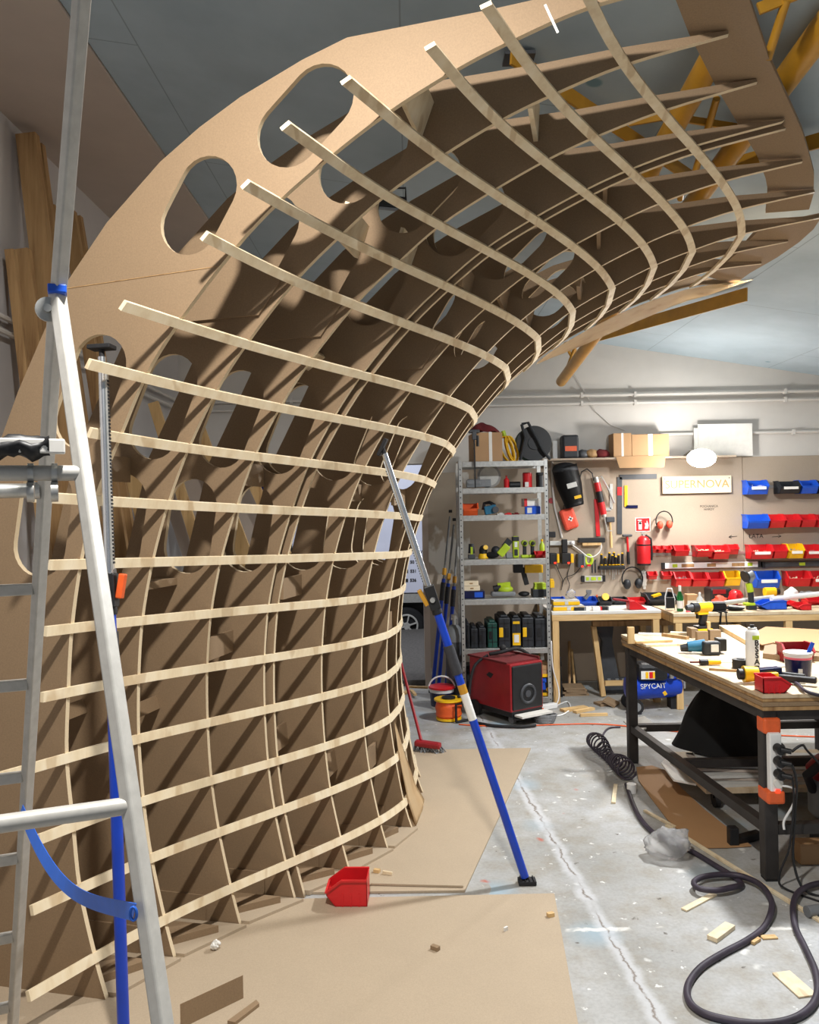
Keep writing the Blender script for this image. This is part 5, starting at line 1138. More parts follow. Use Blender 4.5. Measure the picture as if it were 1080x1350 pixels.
loc, w, h = onb(932, 960, 772, 8.05); comp('power_tool_case', 'dark red and black machine at the back of the long bench', 'machine', loc, [('machine_body', 'black', [('b', (0, 0, h*.45), (w, .2, h*.9))], {'bevel': .02}), ('machine_trim', 'redpaint', [('b', (-.02, -.102, h*.7), (w*.6, .006, h*.25))])])
for x0, x1, yt, y, mt, lb, sd_ in ((940, 957, 785, 7.75, 'pouch', 'orange red gloves heaped on the long bench', 2), (961, 978, 777, 7.8, 'red', 'red cloth bundle standing up on the long bench', 4), (1034, 1052, 775, 7.85, 'white', 'white crumpled cloth at the back of the long bench', 6), (1053, 1075, 779, 7.9, 'grey', 'grey rag at the back of the long bench', 8)):
    loc, w, h = onb(x0, x1, yt, y); mb = MB().sph((0, 0, h*.5), .5, (w, .12, h))
    for v_ in mb.bm.verts:
        v_.co += V((noise.noise(v_.co*22+V((sd_, 0, 0)))*.035, 0, noise.noise(v_.co*20+V((0, sd_, 0)))*.03)); v_.co.z = max(0, v_.co.z)
    o = mb.build('glove_bundle' if sd_ == 2 else 'rag_bundle', mt, None, loc, smooth='all'); tag(o, lb, 'gloves' if sd_ == 2 else 'rag')
a_, b_ = at(955, 795, 7.55), at(1020, 787, 7.62); a_.z = max(a_.z, BT+.03); one(MB().cyl(a_, b_, .022), 'tube_length', 'alu', 'pale tube lying across the long bench behind the green angle tool', 'tube', smooth=True)
a_, b_ = at(1017, 790, 7.45), at(1090, 782, 7.6); one(MB().cyl(a_, b_, .024), 'tube_length', 'white', 'white tube lying above the red bins at the right end of the long bench', 'tube', smooth=True)
loc, w, h = onb(934, 956, 795, 7.4); comp('tool_pouch', 'black tool pouch with straps hanging over the bench edge', 'pouch', loc, [('pouch_body', 'cloth', [('b', (0, 0, h*.5), (w, .12, h))], {'bevel': .02}), ('strap', 'cloth', [('r', (-.02, -.14, .0), (-.035, -.145, -.17), .03, .006), ('b', (-.02, -.1, .004), (.03, .09, .006))]), ('strap', 'cloth', [('r', (.03, -.14, .0), (.04, -.145, -.17), .03, .006), ('b', (.03, -.1, .004), (.03, .09, .006))]), ('pouch_flap', 'grey', [('b', (0, .0, h+.006), (w*.9, .1, .01))])])
loc, w, h = onb(957, 982, 798, 7.4); comp('tool_bag', 'flat black bag with grey flap left of the green angle tool', 'bag', loc, [('bag_body', 'cloth', [('s', (0, 0, h*.5), .5, (w, .14, h))], SM), ('bag_flap', 'zipper', [('r', (-.07, -.02, h*1.0), (.06, -.04, h*.75), .05, .01)])])
loc, w, h = onb(979, 998, 759, 7.45)
comp('angle_grinder', 'green and grey angle grinder standing upright on the long bench', 'grinder', loc, [('battery', 'blackcase', [('b', (.01, 0, .02), (.075, .08, .04))], BV), ('battery_collar', 'lime', [('b', (-.01, 0, .05), (.09, .075, .025))], BV), ('handle', 'blackcase', [('c', (.01, 0, .06), (.005, 0, .17), .026)], SM), ('motor_body', 'lime', [('c', (.005, 0, .16), (-.01, 0, .24), .03)], SM), ('gear_head', 'grey', [('r', (-.02, 0, .25), (.02, 0, .31), .06, .06), ('c', (-.03, -.01, .3), (.03, -.02, .33), .03)], BV), ('grinding_disc', 'black', [('c', (-.055, -.02, .3), (-.04, -.015, .305), .055)], SM)])
loc, w, h = onb(1006, 1024, 774, 7.7); comp('cordless_drill', 'yellow drill lying behind the big blue bin on the long bench', 'drill', loc+V((0, 0, 0)), [('motor_body', 'yellow', [('c', (-.05, 0, h-.045), (.05, 0, h-.045), .042)], SM), ('chuck', 'black', [('c', (.05, 0, h-.045), (.09, 0, h-.045), .026)], SM), ('handle', 'black', [('r', (0, 0, 0.0), (-.01, 0, h-.05), .05, .05)], BV)])
for x0, x1, yt, y, mt, rz_, lb in ((997, 1031, 791, 7.5, 'binblue', -90, 'big blue bin turned sideways at the front of the long bench'), (1030, 1047, 793, 7.7, 'red', 0, 'red bin just right of the big blue bin'), (1046, 1063, 795, 7.42, 'red', -90, 'red bin turned sideways at the front of the long bench'), (1060, 1090, 788, 7.75, 'red', 0, 'largest red bin at the right edge of the long bench')):
    loc, w, h = onb(x0, x1, yt, y)
    if rz_: make_bin(lb, loc.x+w*.5, y-.02, BT, .16, w, h, mt, rz=R(rz_))
    else: make_bin(lb, loc.x, y+.08, BT, w-.01, .17, h, mt)
# under the pale bench
a_, b_ = at(773, 826, 8.05), at(886, 826, 8.05)
def ground(px, py): return fl(px, py)
g = ground(808, 920)
comp('tool_stand', 'slate grey machine stand under the pale bench', 'stand', V((g.x+.03, 8.0, 0)), [('stand_column', 'darkgrey', [('p', [(-.1, 0, .09), (.1, 0, .09), (.03, 0, .5), (.05, 0, .66), (-.13, 0, .66), (-.06, 0, .5)], (0, .1, 0))]), ('stand_base', 'darkgrey', [('b', (.06, .05, .06), (.3, .2, .12))], BV), ('base_hook', 'grey', [('b', (-.02, -.05, .13), (.03, .02, .03)), ('b', (.06, -.05, .13), (.03, .02, .03)), ('b', (.12, -.05, .13), (.03, .02, .03))])])
comp('saw_bench', 'rough timber trestle under the pale bench in front of the grey stand', 'trestle', V((g.x-.06, 7.82, 0)), [('top_beam', 'oldwood', [('b', (.3, .0, .7), (.82, .06, .05)), ('b', (.3, .03, .76), (.82, .03, .06))]), ('leg', 'pine', [('r', (-.02, 0, .01), (-.1, 0, .68), .06, .045)]), ('leg', 'pine', [('r', (.62, 0, .01), (.58, 0, .68), .06, .045)]), ('cross_rail', 'pine_x', [('b', (.29, 0, .13), (.58, .04, .045))])])
for i, (x0, y0_, x1, y1_, w, lb) in enumerate(((754, 906, 750.5, 846, .035, 'dark strip leaning on the wall under the pale bench'), (761, 905, 753.5, 857, .035, 'pale strip leaning beside the dark one under the pale bench'))):
    b_ = fl(x0, y0_+7+i*2); tp_ = at(x1, y1_, YW-.03); plank(lb, tp_, V((b_.x, 8.15-.05*i, .004)), .02, w, 'pine' if i else 'oldwood', up=(0, 1, 0))
for i, (x0, x1, y, h0, lb) in enumerate(((743, 776, 917, 0, 'lowest brown offcut board in the stack under the pale bench'), (742, 774, 917, .02, 'second brown offcut board in the stack under the pale bench'), (745, 773, 917, .04, 'third brown offcut board in the stack under the pale bench'), (744, 772, 917, .06, 'top brown offcut board in the stack under the pale bench'))):
    a_, b_ = fl(x0, y), fl(x1, y); comp_ = single('board_offcut', 'mdf', lb, 'offcut', V(((a_.x+b_.x)/2, 7.98, h0+.0005)), [('b', (0, 0, .009), (b_.x-a_.x, .22, .018))], rz=R((3, -5, 4, -2)[i]))
for i, (x, y, w, d, rz_, lb) in enumerate(((796, 929, .14, .12, 20, 'brown offcut lying under the end of the pale bench'), (806, 930, .12, .16, -30, 'second brown offcut tilted against the first under the bench'), (757, 936, .26, .07, 25, 'wide wooden offcut lying in front of the pale bench'), (770, 938, .22, .05, 32, 'narrow wooden offcut beside the wide one before the bench'), (783, 944, .24, .03, 3, 'short pine stick lying on the floor between bench and work table'))):
    g = fl(x, y); single('wood_offcut', 'mdf' if i < 2 else 'pine_x', lb, 'offcut', V((g.x, g.y, .0008)), [('b', (0, 0, .011 if i != 1 else .03), (w, d, .022), 0, Matrix.Rotation(R(22), 4, 'Y') if i == 1 else None)], rz=R(rz_))
g = fl(741, 926); comp('camera_tripod', 'folded black stand by the left bench leg', 'stand', V((g.x+.01, 7.85, 0)), [('stand_leg', 'black', [('r', (-.02, 0, .002), (0, 0, .3), .025, .03)]), ('stand_leg', 'black', [('r', (.025, .0, .002), (.01, 0, .3), .02, .03)]), ('stand_head', 'black', [('b', (0, 0, .34), (.06, .05, .09))], BV)])
# compressor
g = fl(834, 937); cY = 7.25
cp = thing('air_compressor', 'blue air compressor with black motor cover behind the work table leg', 'compressor', (at(858, 930, cY).x, cY, 0))
tk0, tk1 = at(829, 916, cY), at(892, 910, cY+.1); rr = .105; tk0.z = tk1.z = .205
MB().cyl(tk0, tk1, rr, seg=28).sph(tk0, rr, (.35, 1, 1)).sph(tk1, rr, (.35, 1, 1)).build('air_tank', 'blue', cp, world=True, smooth=True)
mc = at(853, 884, cY); MB().box(mc+V((.03, 0, -.0)), (.27, .2, .16)).build('motor_cover', 'black', cp, world=True, bevel=.04)
MB().box(mc+V((-.02, -.103, -.02)), (.12, .006, .07)).build('warning_label', 'paper', cp, world=True); MB().box(mc+V((.005, -.107, -.02)), (.03, .004, .055)).build('warning_mark', 'red', cp, world=True); MB().box(mc+V((-.03, -.107, -.02)), (.025, .004, .055)).box(mc+V((.03, -.107, -.02)), (.018, .004, .055)).build('warning_mark', 'yellow', cp, world=True)
for x, y in ((tk0.x+.03, -.12), (tk0.x+.03, .12)): MB().cyl((x, cY+y-.018, .066), (x, cY+y+.018, .066), .066).build('wheel', 'rubber', cp, world=True, smooth=True)
MB().cyl((tk0.x+.03, cY-.142, .066), (tk0.x+.03, cY-.136, .066), .04).build('wheel_hub', 'grey', cp, world=True, smooth=True)
MB().box((tk1.x-.04, cY+.1, .06), (.06, .12, .118)).build('foot', 'rubber', cp, world=True)
MB().cyl(mc+V((.2, -.05, -.06)), mc+V((.2, -.05, .02)), .022).cyl(mc+V((.2, -.09, 0)), mc+V((.2, -.05, 0)), .03).build('pressure_gauge', 'steel', cp, world=True, smooth=True)
MB().tube([mc+V(p) for p in ((.2, -.06, -.02), (.27, -.05, .0), (.32, -.03, -.06), (.33, 0, -.16))], .01, 8).build('air_pipe', 'steel', cp, world=True, smooth=True)
text('SPYCAIT', .062, ((tk0.x+tk1.x)/2-.03, cY-.075, .232), 'zipper', cp, rot=(R(68), 0, R(8)))
MB().bar((tk0.x+.28, cY-.105, .19), (tk0.x+.3, cY-.1, .16), .03, .004, (0, 1, 0)).build('yellow_sticker', 'yellow', cp, world=True)
mb = MB(); bc = at(872, 930, 6.9); 

# ------------------------------------------------------------------ the work table
TZ = .9
TF0, TF1, TB0, TB1 = V((1.656, 3.886, 0)), V((3.05, 3.886, 0)), V((1.49, 5.84, 0)), V((2.95, 5.84, 0))
wt = thing('work_table', 'heavy work table with layered plywood top on a dark steel frame', 'table', (2.3, 4.86, 0))
lay = [('ply_top', .0, .018), ('oldwood', .019, .017), ('ply_top', .037, .02), ('mdf_floor', .058, .02)]
for i, (m_, z, th) in enumerate(lay):
    e = .004*(i % 2)
    MB().prism([(p.x+(e if p.x < 2 else -e), p.y+(e if p.y < 4.5 else -e), TZ-z-th) for p in (TF0, TF1, TB1, TB0)], (0, 0, th)).build('top_layer', ('ply_top', 'oldwood', 'mdf', 'oldwood')[i], wt, world=True, bevel=.002)
zr = TZ-.08
def fr(p, q, z, w=.05, h=.05): MB().bar((p[0], p[1], z), (q[0], q[1], z), w, h).build('frame_rail', 'darksteel', wt, world=True, bevel=.003)
L4 = [V((1.70, 3.945, 0)), V((2.98, 3.945, 0)), V((1.545, 5.79, 0)), V((2.88, 5.79, 0))]
for p in L4: MB().b0(p.x-.033, p.x+.033, p.y-.033, p.y+.033, .012, zr-.001).build('leg', 'darksteel', wt, world=True, bevel=.004)
for p in L4: MB().b0(p.x-.03, p.x+.03, p.y-.03, p.y+.03, 0, .012).build('leg_foot', 'rubber', wt, world=True)
for i, j in ((0, 1), (2, 3), (0, 2), (1, 3)):
    fr(L4[i]+(L4[j]-L4[i]).normalized()*.035, L4[j]-(L4[j]-L4[i]).normalized()*.035, zr-.026)
    fr(L4[i]+(L4[j]-L4[i]).normalized()*.035, L4[j]-(L4[j]-L4[i]).normalized()*.035, .245)
fr((1.64, 4.97), (2.88, 4.97), .245)
# power strip taped on the near leg
px_, py_ = 1.706, 3.945-.034
ps = thing('power_strip', 'white power strip with black plugs taped upright to the near table leg', 'power strip', (px_, py_-.03, .42))
MB().b0(px_-.026, px_+.03, py_-.044, py_-.001, .42, .72).build('strip_body', 'white', ps, world=True, bevel=.005)
for z in (.655, .595, .535): MB().cyl((px_+.006, py_-.046, z), (px_+.01, py_-.085, z-.004), .022).cyl((px_+.01, py_-.08, z), (px_+.05, py_-.1, z-.005), .012).build('plug', 'black', ps, world=True, smooth=True)
MB().cyl((px_+.006, py_-.046, .488), (px_+.006, py_-.06, .488), .022).build('socket', 'sock', ps, world=True, smooth=True)
MB().b0(px_-.004, px_+.016, py_-.049, py_-.043, .435, .455).build('switch_light', 'redled', ps, world=True)
for z0_, z1_, lb in ((.71, .785, 'upper wrap of orange tape holding the power strip to the leg'), (.385, .45, 'lower wrap of orange tape holding the power strip to the leg')):
    mb = MB(); mb.b0(px_-.043, px_+.042, py_-.05 if z0_ < .6 else py_-.02, py_+.07, z0_, z1_); one(mb, 'tape_wrap', 'orangetape', lb, 'tape', bevel=.012)
for pts, r_, mt, lb in (([(px_+.05, py_-.1, .65), (px_+.1, py_-.1, .68), (px_+.17, py_-.02, .62), (px_+.3, py_+.0, .5), (px_+.5, py_-.0, .42)], .006, 'black', 'black lead arching right from the top plug'), ([(px_+.05, py_-.1, .59), (px_+.075, py_-.09, .5), (px_+.07, py_-.07, .3), (px_+.06, py_-.08, .12), (px_+.1, py_-.14, .01), (px_+.3, py_-.2, .007)], .006, 'black', 'black lead hanging from the second plug down to the floor'), ([(px_+.05, py_-.1, .53), (px_+.06, py_-.09, .42), (px_+.04, py_-.08, .2), (px_-.005, py_-.07, .06), (px_+.02, py_-.1, .008), (px_+.2, py_-.3, .007), (px_+.34, py_-.36, .007)], .005, 'rubber', 'thin black lead running down the front of the near leg'), ([(px_+.02, py_-.06, .48), (px_+.08, py_-.06, .46), (px_+.085, py_-.03, .38), (px_+.045, py_-.02, .3), (px_+.04, py_-.03, .26)], .006, 'white', 'white lead curving right of the power strip')):
    one(MB().tube(catmull(pts, 6), r_, 6), 'power_lead', mt, lb, 'cable', smooth='all')
TT = TZ+.0008
def ont(px, py): return fl(px, py, TT)
def tsize(px0, px1, y): return (px1-px0)/1080*y
# items on the table
p = ont(832, 848.5); one(MB().b0(p.x-.022, p.x+.022, p.y-.012, p.y+.012, TT, TT+.11), 'wood_block', 'pine', 'upright pine block at the far left corner of the work table', 'block', bevel=.002)
def strip(px0, py0, px1, py1, w, h, mat, label, name='wood_strip'):
    a_, b_ = ont(px0, py0), ont(px1, py1); one(MB().bar(a_+V((0, 0, h/2)), b_+V((0, 0, h/2)), h, w, (0, 0, 1)) if False else MB().bar(a_+V((0, 0, h/2)), b_+V((0, 0, h/2)), w, h), name, mat, label, 'strip', bevel=.001)
strip(838, 848.5, 886, 846, .025, .014, 'pine_x', 'thin strip lying right of the upright block on the work table')
strip(851, 852.5, 906, 850.5, .025, .014, 'batten', 'longer pale strip in front of the upright block')
strip(842, 836.5, 872, 837.5, .04, .012, 'paper', 'white strip along the far edge of the work table')
strip(874, 838.5, 907, 843, .03, .02, 'oldwood', 'brown strip near the far edge left of the yellow drill')
strip(884, 835.5, 930, 837.5, .05, .014, 'batten', 'pale strip at the far edge left of the yellow drill')
strip(935, 883.5, 984, 886.5, .012, .012, 'oldwood', 'thin brown stick pointing at the spray can')
strip(1009, 882, 1040, 878, .03, .008, 'zipper', 'pale flat strip between the spray can and the bucket')
a_ = ont(927, 845.5)
for (x0, x1, yt, yb, d, lb) in ((912, 921, 829, 841.5, .1, 'left fibreboard block beside the yellow drill'), (919.5, 935, 833, 845, .04, 'front fibreboard block before the yellow drill'), (936.5, 952, 831, 844.5, .05, 'right fibreboard block beside the yellow drill')):
    p, q = ont(x0, yb), ont(x1, yb); h = (yb-yt)/1080*p.y; one(MB().b0(p.x, q.x, p.y, p.y+d, TT, TT+h), 'wood_block', 'mdf', lb, 'block', bevel=.002)
p = ont(939.5, 841); one(MB().b0(p.x-.012, p.x+.012, p.y+.06, p.y+.09, TT, TT+.1), 'wood_block', 'pine', 'small pine block behind the right fibreboard block', 'block', bevel=.002)
def big_drill(label, loc, rz, mt, name='cordless_drill'):
    return comp(name, label, 'drill', loc, [('battery', mt, [('b', (0, 0, .03), (.085, .12, .05))], {'bevel': .008}), ('battery_cap', 'black', [('b', (0, 0, .062), (.08, .11, .02))], BV), ('handle', 'black', [('r', (0, .0, .07), (0, .02, .17), .04, .05)], {'bevel': .012}), ('motor_body', mt, [('c', (0, .07, .2), (0, -.03, .2), .034), ('b', (0, .0, .165), (.045, .08, .03))], SM), ('gear_case', 'black', [('c', (0, -.03, .2), (0, -.075, .2), .034)], SM), ('chuck', 'darkgrey', [('c', (0, -.075, .2), (0, -.12, .2), .026, .018)], SM), ('trigger', 'black', [('b', (0, -.03, .14), (.02, .02, .035))])], rz)
p = ont(930, 840); big_drill('yellow cordless drill standing on its battery at the far side of the work table', p+V((0, .06, 0)), R(-75), 'yellow')
p = ont(928, 864)
comp('cordless_drill', 'blue and black drill lying on the work table', 'drill', p+V((0, .06, 0)), [('motor_body', 'teal', [('c', (-.07, .02, .042), (.03, .0, .048), .03, .04)], SM), ('drill_nose', 'black', [('c', (-.11, .03, .03), (-.05, .02, .036), .02, .03)], SM), ('handle', 'black', [('r', (.02, 0, .045), (.06, -.03, .05), .05, .05)], BV), ('battery', 'blackcase', [('b', (.05, -.05, .042), (.1, .06, .08))], {'bevel': .01}), ('battery_label', 'paper', [('b', (.06, -.0815, .045), (.045, .003, .045))]), ('battery_plate', 'black', [('b', (.125, .0, .055), (.05, .08, .075))], BV)])
p = ont(936, 877)
comp('screwdriver', 'yellow and black screwdriver lying on the near left of the work table', 'screwdriver', p, [('handle', 'black', [('c', (-.055, 0, .018), (-.01, 0, .018), .018, .016)], SM), ('handle_grip', 'yellow', [('c', (-.01, 0, .018), (.06, -.0, .018), .017, .014)], SM), ('shaft', 'steel', [('c', (.06, 0, .018), (.13, 0, .018), .004)], SM), ('bit', 'maroon', [('c', (-.11, 0, .018), (-.055, 0, .018), .005)], SM)], rz=R(-4))
p = ont(979.5, 882); comp('tape_measure', 'black round tape reel lying left of the spray can', 'tape', p+V((0, .03, 0)), [('reel_body', 'black', [('c', (0, 0, .001), (0, 0, .05), .044)], SM), ('reel_hub', 'blackcase', [('c', (0, 0, .05), (0, 0, .054), .02)], SM)])
p = ont(996.5, 884.5); r_ = .036
sc_ = comp('spray_can', 'white spray can lettered BSSA standing on the work table', 'can', p+V((0, .036, 0)), [('can_body', 'white', [('l', [(r_*.96, 0), (r_, .004), (r_, .205), (r_*.7, .222)], (0, 0, 0), 28)], SM), ('can_collar', 'zipper', [('c', (0, 0, .218), (0, 0, .23), r_*.66)], SM), ('nozzle', 'black', [('c', (0, 0, .228), (0, 0, .246), r_*.32)], SM), ('green_band', 'lime', [('b', (.004, -r_*.9, .18), (.036, .012, .022))])])
for i, ch in enumerate('BSSA'):
    text(ch, .042, (.008, -r_-.0012, .15-.034*i), 'ink', sc_, bold=.001, world=False)
MB().box((.008, -r_-.001, .024), (.026, .003, .008)).build('lettering_badge', 'ink', sc_)
p = ont(1015, 904)
comp('nail_gun', 'yellow and black air nail gun lying behind the near red bin', 'tool', p+V((0, .07, 0)), [('gun_cap', 'black', [('c', (-.125, .0, .045), (-.1, 0, .045), .028)], SM), ('gun_body', 'yellow', [('c', (-.1, 0, .045), (-.03, 0, .045), .042, .036)], SM), ('gun_barrel', 'navy', [('r', (-.03, 0, .045), (.09, .02, .05), .05, .055)], BV), ('magazine', 'black', [('r', (.06, .0, .03), (.22, -.1, .03), .035, .03), ('r', (.07, .06, .035), (.2, -.02, .03), .02, .03)], BV), ('gun_trim', 'yellow', [('r', (-.02, -.03, .04), (.06, -.035, .045), .03, .03)], BV)], rz=R(-3))
p, q = ont(1004, 915), ont(1042, 915); w = q.x-p.x
make_bin('small red bin at the near left corner of the work table', p.x+.012, p.y+.055, TT, .1, w*1.0, .075, 'red', rz=R(90))
p = ont(1062, 897.5); b_ = bucket('blue and pink plaster bucket with a white lid on the work table', p+V((0, .075, 0)), .068, .135, ('white', 'navy', 'white'), False)
MB().lathe([(.0655, .088), (.0672, .112)], (0, 0, 0), 28).build('pink_band', 'pink', b_, smooth=True); MB().box((-.018, -.062, .04), (.02, .006, .035)).build('barcode', 'paper', b_)
MB().box((.05, -.03, .155), (.02, .004, .07), mt=Matrix.Rotation(R(25), 4, 'Y')).build('putty_knife_blade', 'binblue', b_)['label'] = 'blue spatula handle'
p = ont(1052, 882); make_bin('dark red tub behind the blue and pink bucket', p.x+.1, p.y+.3, TT, .16, .12, .1, 'redpaint')
a_, b_ = ont(948, 829.5), ont(985, 851); one(MB().prism([a_, b_, ont(1010, 846), ont(975, 829)], (0, 0, .03)), 'board_offcut', 'plywood', 'pale board with dark edge right of the yellow drill', 'board')
one(MB().prism([p_+V((0, 0, .032)) for p_ in (ont(985, 846), ont(1005, 858), ont(1020, 855), ont(1050, 862), ont(1085, 868), ont(1095, 838), ont(1010, 833))], (0, 0, .006)), 'cardboard_sheet', 'hardboard', 'large brown cardboard sheet lying at the back right of the work table', 'cardboard')
one(MB().prism([ont(1006, 868), ont(1040, 872), ont(1085, 872), ont(1085, 850), ont(1010, 850)], (0, 0, .03)), 'board_offcut', 'mdf', 'dark board lying under the cardboard sheet on the work table', 'board')
q_ = [tuple(ont(x, y)+V((0, 0, .012))) for x, y in ((1040, 900), (1052, 905), (1064, 915))]+[(2.0, 3.84, .86), (2.03, 3.82, .72), (2.06, 3.8, .5), (2.1, 3.75, .2), (2.1, 3.6, .02), (2.0, 3.35, .016)]
one(MB().tube(catmull(q_, 6), .009, 8), 'air_hose', 'hose', 'thin dark air hose dropping over the near edge of the work table', 'hose', smooth='all')
# under the table
g = fl(905, 1052)
dl = thing('dolly', 'low wooden dolly on castors under the work table, loaded with boards', 'dolly', (2.1, 5.1, 0))
MB().b0(1.72, 2.75, 4.84, 5.6, .1, .125).build('deck', 'ply_top', dl, world=True)
for x, y in ((1.8, 4.9), (2.65, 4.9), (1.8, 5.5), (2.65, 5.5)): MB().cyl((x-.015, y, .045), (x+.015, y, .045), .045).b0(x-.025, x+.025, y-.02, y+.02, .06, .1).build('castor', 'rubber', dl, world=True, smooth=True)
rn = random.Random(21)
for i in range(5):
    x0 = 1.78+rn.uniform(-.03, .1); a_ = R(rn.uniform(-9, 9)); single('stacked_board', 'strip' if i % 2 else 'zipper', ['lowest pale board on the dolly under the table', 'second pale board on the dolly under the table', 'middle pale board on the dolly under the table', 'fourth pale board on the dolly under the table', 'top pale board on the dolly under the table'][i], 'board', V((2.2+rn.uniform(-.05, .05), 5.1, .126+.019*i)), [('b', (0, 0, .008), (.9, .42-.03*i, .016))], rz=a_, group='boards stacked on the dolly')
mb = MB()
def tarp(u, v):
    a_ = 2*PI*u; r = v
    x = 2.07+math.cos(a_)*r*(.36+.04*math.sin(3*a_)); y = 5.34+math.sin(a_)*r*.27
    pk = math.exp(-(((x-1.95)/.26)**2+((y-5.36)/.25)**2))
    hgt = (1-r**2.5)*(.12+.33*pk)
    n_ = (noise.noise(V((x*6, y*6, 1)))*.1+noise.noise(V((x*11, y*13, 4)))*.075)*(1-r**4)
    return V((x+noise.noise(V((x*4, y*4, 9)))*.04, y, .232+max(.0, hgt+n_)))
mb.grid(tarp, 60, 22); o = one(mb, 'black_tarp', 'cloth', 'black tarpaulin heaped on the boards under the work table', 'tarpaulin', smooth='all')
for pts, z0_, mt, lb in (([(822, 952), (850, 946), (862, 956), (840, 968)], .24, 'paper', 'pale torn paper at the left end of the black tarpaulin'), ([(955, 975), (990, 968), (985, 992), (962, 994)], .24, 'mdf', 'torn brown cardboard at the right end of the tarpaulin'), ([(880, 1000), (905, 1024), (918, 1036), (888, 1030), (872, 1008)], .13, 'sock', 'crumpled pale paper hanging at the left edge of the dolly')):
    mb = MB().prism([fl(x, y, z0_) for x, y in pts], (0, 0, .012)); one(mb, 'torn_paper', mt, lb, 'paper')
q_ = [fl(x, y) for x, y in ((839, 1013), (860, 1011), (880, 1018), (900, 1042), (930, 1070), (958, 1092), (991, 1117), (960, 1119), (931, 1119.5), (905, 1106), (880, 1082), (858, 1053), (842, 1030))]
one(MB().prism([V((p_.x, p_.y, .004)) for p_ in q_], (0, 0, .006)), 'cardboard_sheet', 'hardboard', 'long curved brown cardboard sheet on the floor beside the work table', 'cardboard')
g = fl(921, 1045); comp('bar_clamp', 'black clamp lying on the floor under the near end of the lower rail', 'clamp', V((1.75, 4.35, 0)), [('clamp_body', 'black', [('r', (-.06, 0, .02), (.1, .06, .03), .05, .04)], BV), ('clamp_jaw', 'black', [('b', (-.07, -.01, .05), (.05, .05, .1))], BV)])
v_ = fl(1078, 1110)
comp('vacuum_cleaner', 'grey and red vacuum cleaner partly under the right of the work table', 'vacuum', V((2.42, 4.61, 0)), [('tank', 'grey', [('l', [(.17, 0.04), (.19, .06), (.19, .26)], (0, 0, 0), 28)], SM), ('motor_head', 'redpaint', [('l', [(.19, .261), (.2, .3), (.15, .36), (.05, .38)], (0, 0, 0), 28)], SM), ('hose', 'rubber', [('t', [(-.19, -.02, .2), (-.25, -.08, .3), (-.18, -.14, .4), (.0, -.12, .42), (.16, -.1, .38)], .026, 10)], SM), ('castor', 'black', [('c', (-.12, -.1, .02), (-.1, -.1, .02), .02), ('c', (.1, -.1, .02), (.12, -.1, .02), .02)], SM)])
b_ = fl(1056, 1141); comp('cardboard_box', 'brown cardboard box on the floor behind the near table leg', 'box', V((b_.x+.12, b_.y+.05, 0)), [('carton', 'cardboard', [('b', (0, 0, .05), (.24, .1, .1))], BV), ('box_flap', 'cardboard', [('b', (-.02, -.045, .102), (.2, .012, .004))])])
b_ = fl(1070, 1128); comp('tool_case', 'red and black tool case on the floor behind the cardboard box', 'case', V((b_.x+.24, 4.29, 0)), [('case_shell', 'black', [('b', (0, 0, .045), (.34, .15, .09))], BV), ('case_lid', 'red', [('b', (0, 0, .105), (.34, .15, .028))], BV)])
a_, b_ = fl(1064, 1202, .025), fl(1100, 1196, .025); one(MB().cyl(a_, b_, .024), 'pipe_offcut', 'grey', 'short grey pipe on the floor at the right picture edge', 'pipe', smooth=True)
# floor clutter
mb = MB(); a_, b_ = fl(782, 985), fl(828, 1030); ax = (b_-a_); pts = []
n = 300; pr_ = V((-ax.y, ax.x, 0)).normalized()
for i in range(n):
    u = i/(n-1); ph = 2*PI*16*u; r_ = .05+.012*math.sin(u*9); pts.append(a_+ax*u+pr_*math.cos(ph)*r_+V((0, 0, r_+.008+math.sin(ph)*r_)))
mb.tube(pts, .0065, 6); one(mb, 'coiled_hose', 'hose', 'dark purple spiral air hose lying beside the far table leg', 'hose', smooth='all')
pts = [fl(x, y, .013) for x, y in ((826, 1034), (834, 1058), (845, 1080), (862, 1098), (885, 1110), (915, 1124), (945, 1142), (968, 1156), (978, 1166), (968, 1175), (945, 1179.5), (922, 1177), (915, 1169), (926, 1162), (950, 1158.5), (975, 1160), (1000, 1170), (1014, 1186), (1018, 1203), (1008, 1222), (985, 1240), (955, 1256), (925, 1275), (908, 1297), (908, 1318), (924, 1334), (955, 1344), (1000, 1350), (1040, 1345), (1067, 1330), (1078, 1308), (1075, 1280), (1062, 1250), (1049, 1222), (1046, 1198), (1054, 1180), (1075, 1170), (1110, 1166))]
for i in range(9, 19): pts[i].z += .02
for i in (34, 35, 36, 37): pts[i].z += .015
one(MB().tube(catmull([tuple(p_) for p_ in pts], 6), .0135, 10), 'air_hose', 'hose', 'thick purple black hose looping across the floor at lower right', 'hose', smooth='all')
pts = [fl(x, y, .008) for x, y in ((806, 1003), (798, 985), (795, 970), (803, 960), (818, 958.5))]; one(MB().tube(catmull([tuple(p_) for p_ in pts], 6), .008, 8), 'air_hose', 'hose', 'dark hose end curving from the spiral hose towards the far table leg', 'hose', smooth='all')
g = fl(833, 1045); single('plastic_cap', 'white', 'white plastic cap on the floor beside the spiral hose', 'cup', V((g.x, g.y, .001)), [('c', (0, 0, 0), (0, 0, .055), .03)], smooth=True)  # a white cap lying on the floor
def lay_strip(x0, y0_, x1, y1_, w, h, mat, label, name='wood_offcut', z=.0):
    a_, b_ = fl(x0, y0_), fl(x1, y1_); one(MB().bar(a_+V((0, 0, z+h/2+.0008)), b_+V((0, 0, z+h/2+.0008)), w, h), name, mat, label, 'offcut', bevel=.001, group='wood offcuts lying on the floor')
lay_strip(812, 1036, 809, 1060, .025, .012, 'batten', 'short stick on the floor below the spiral hose')
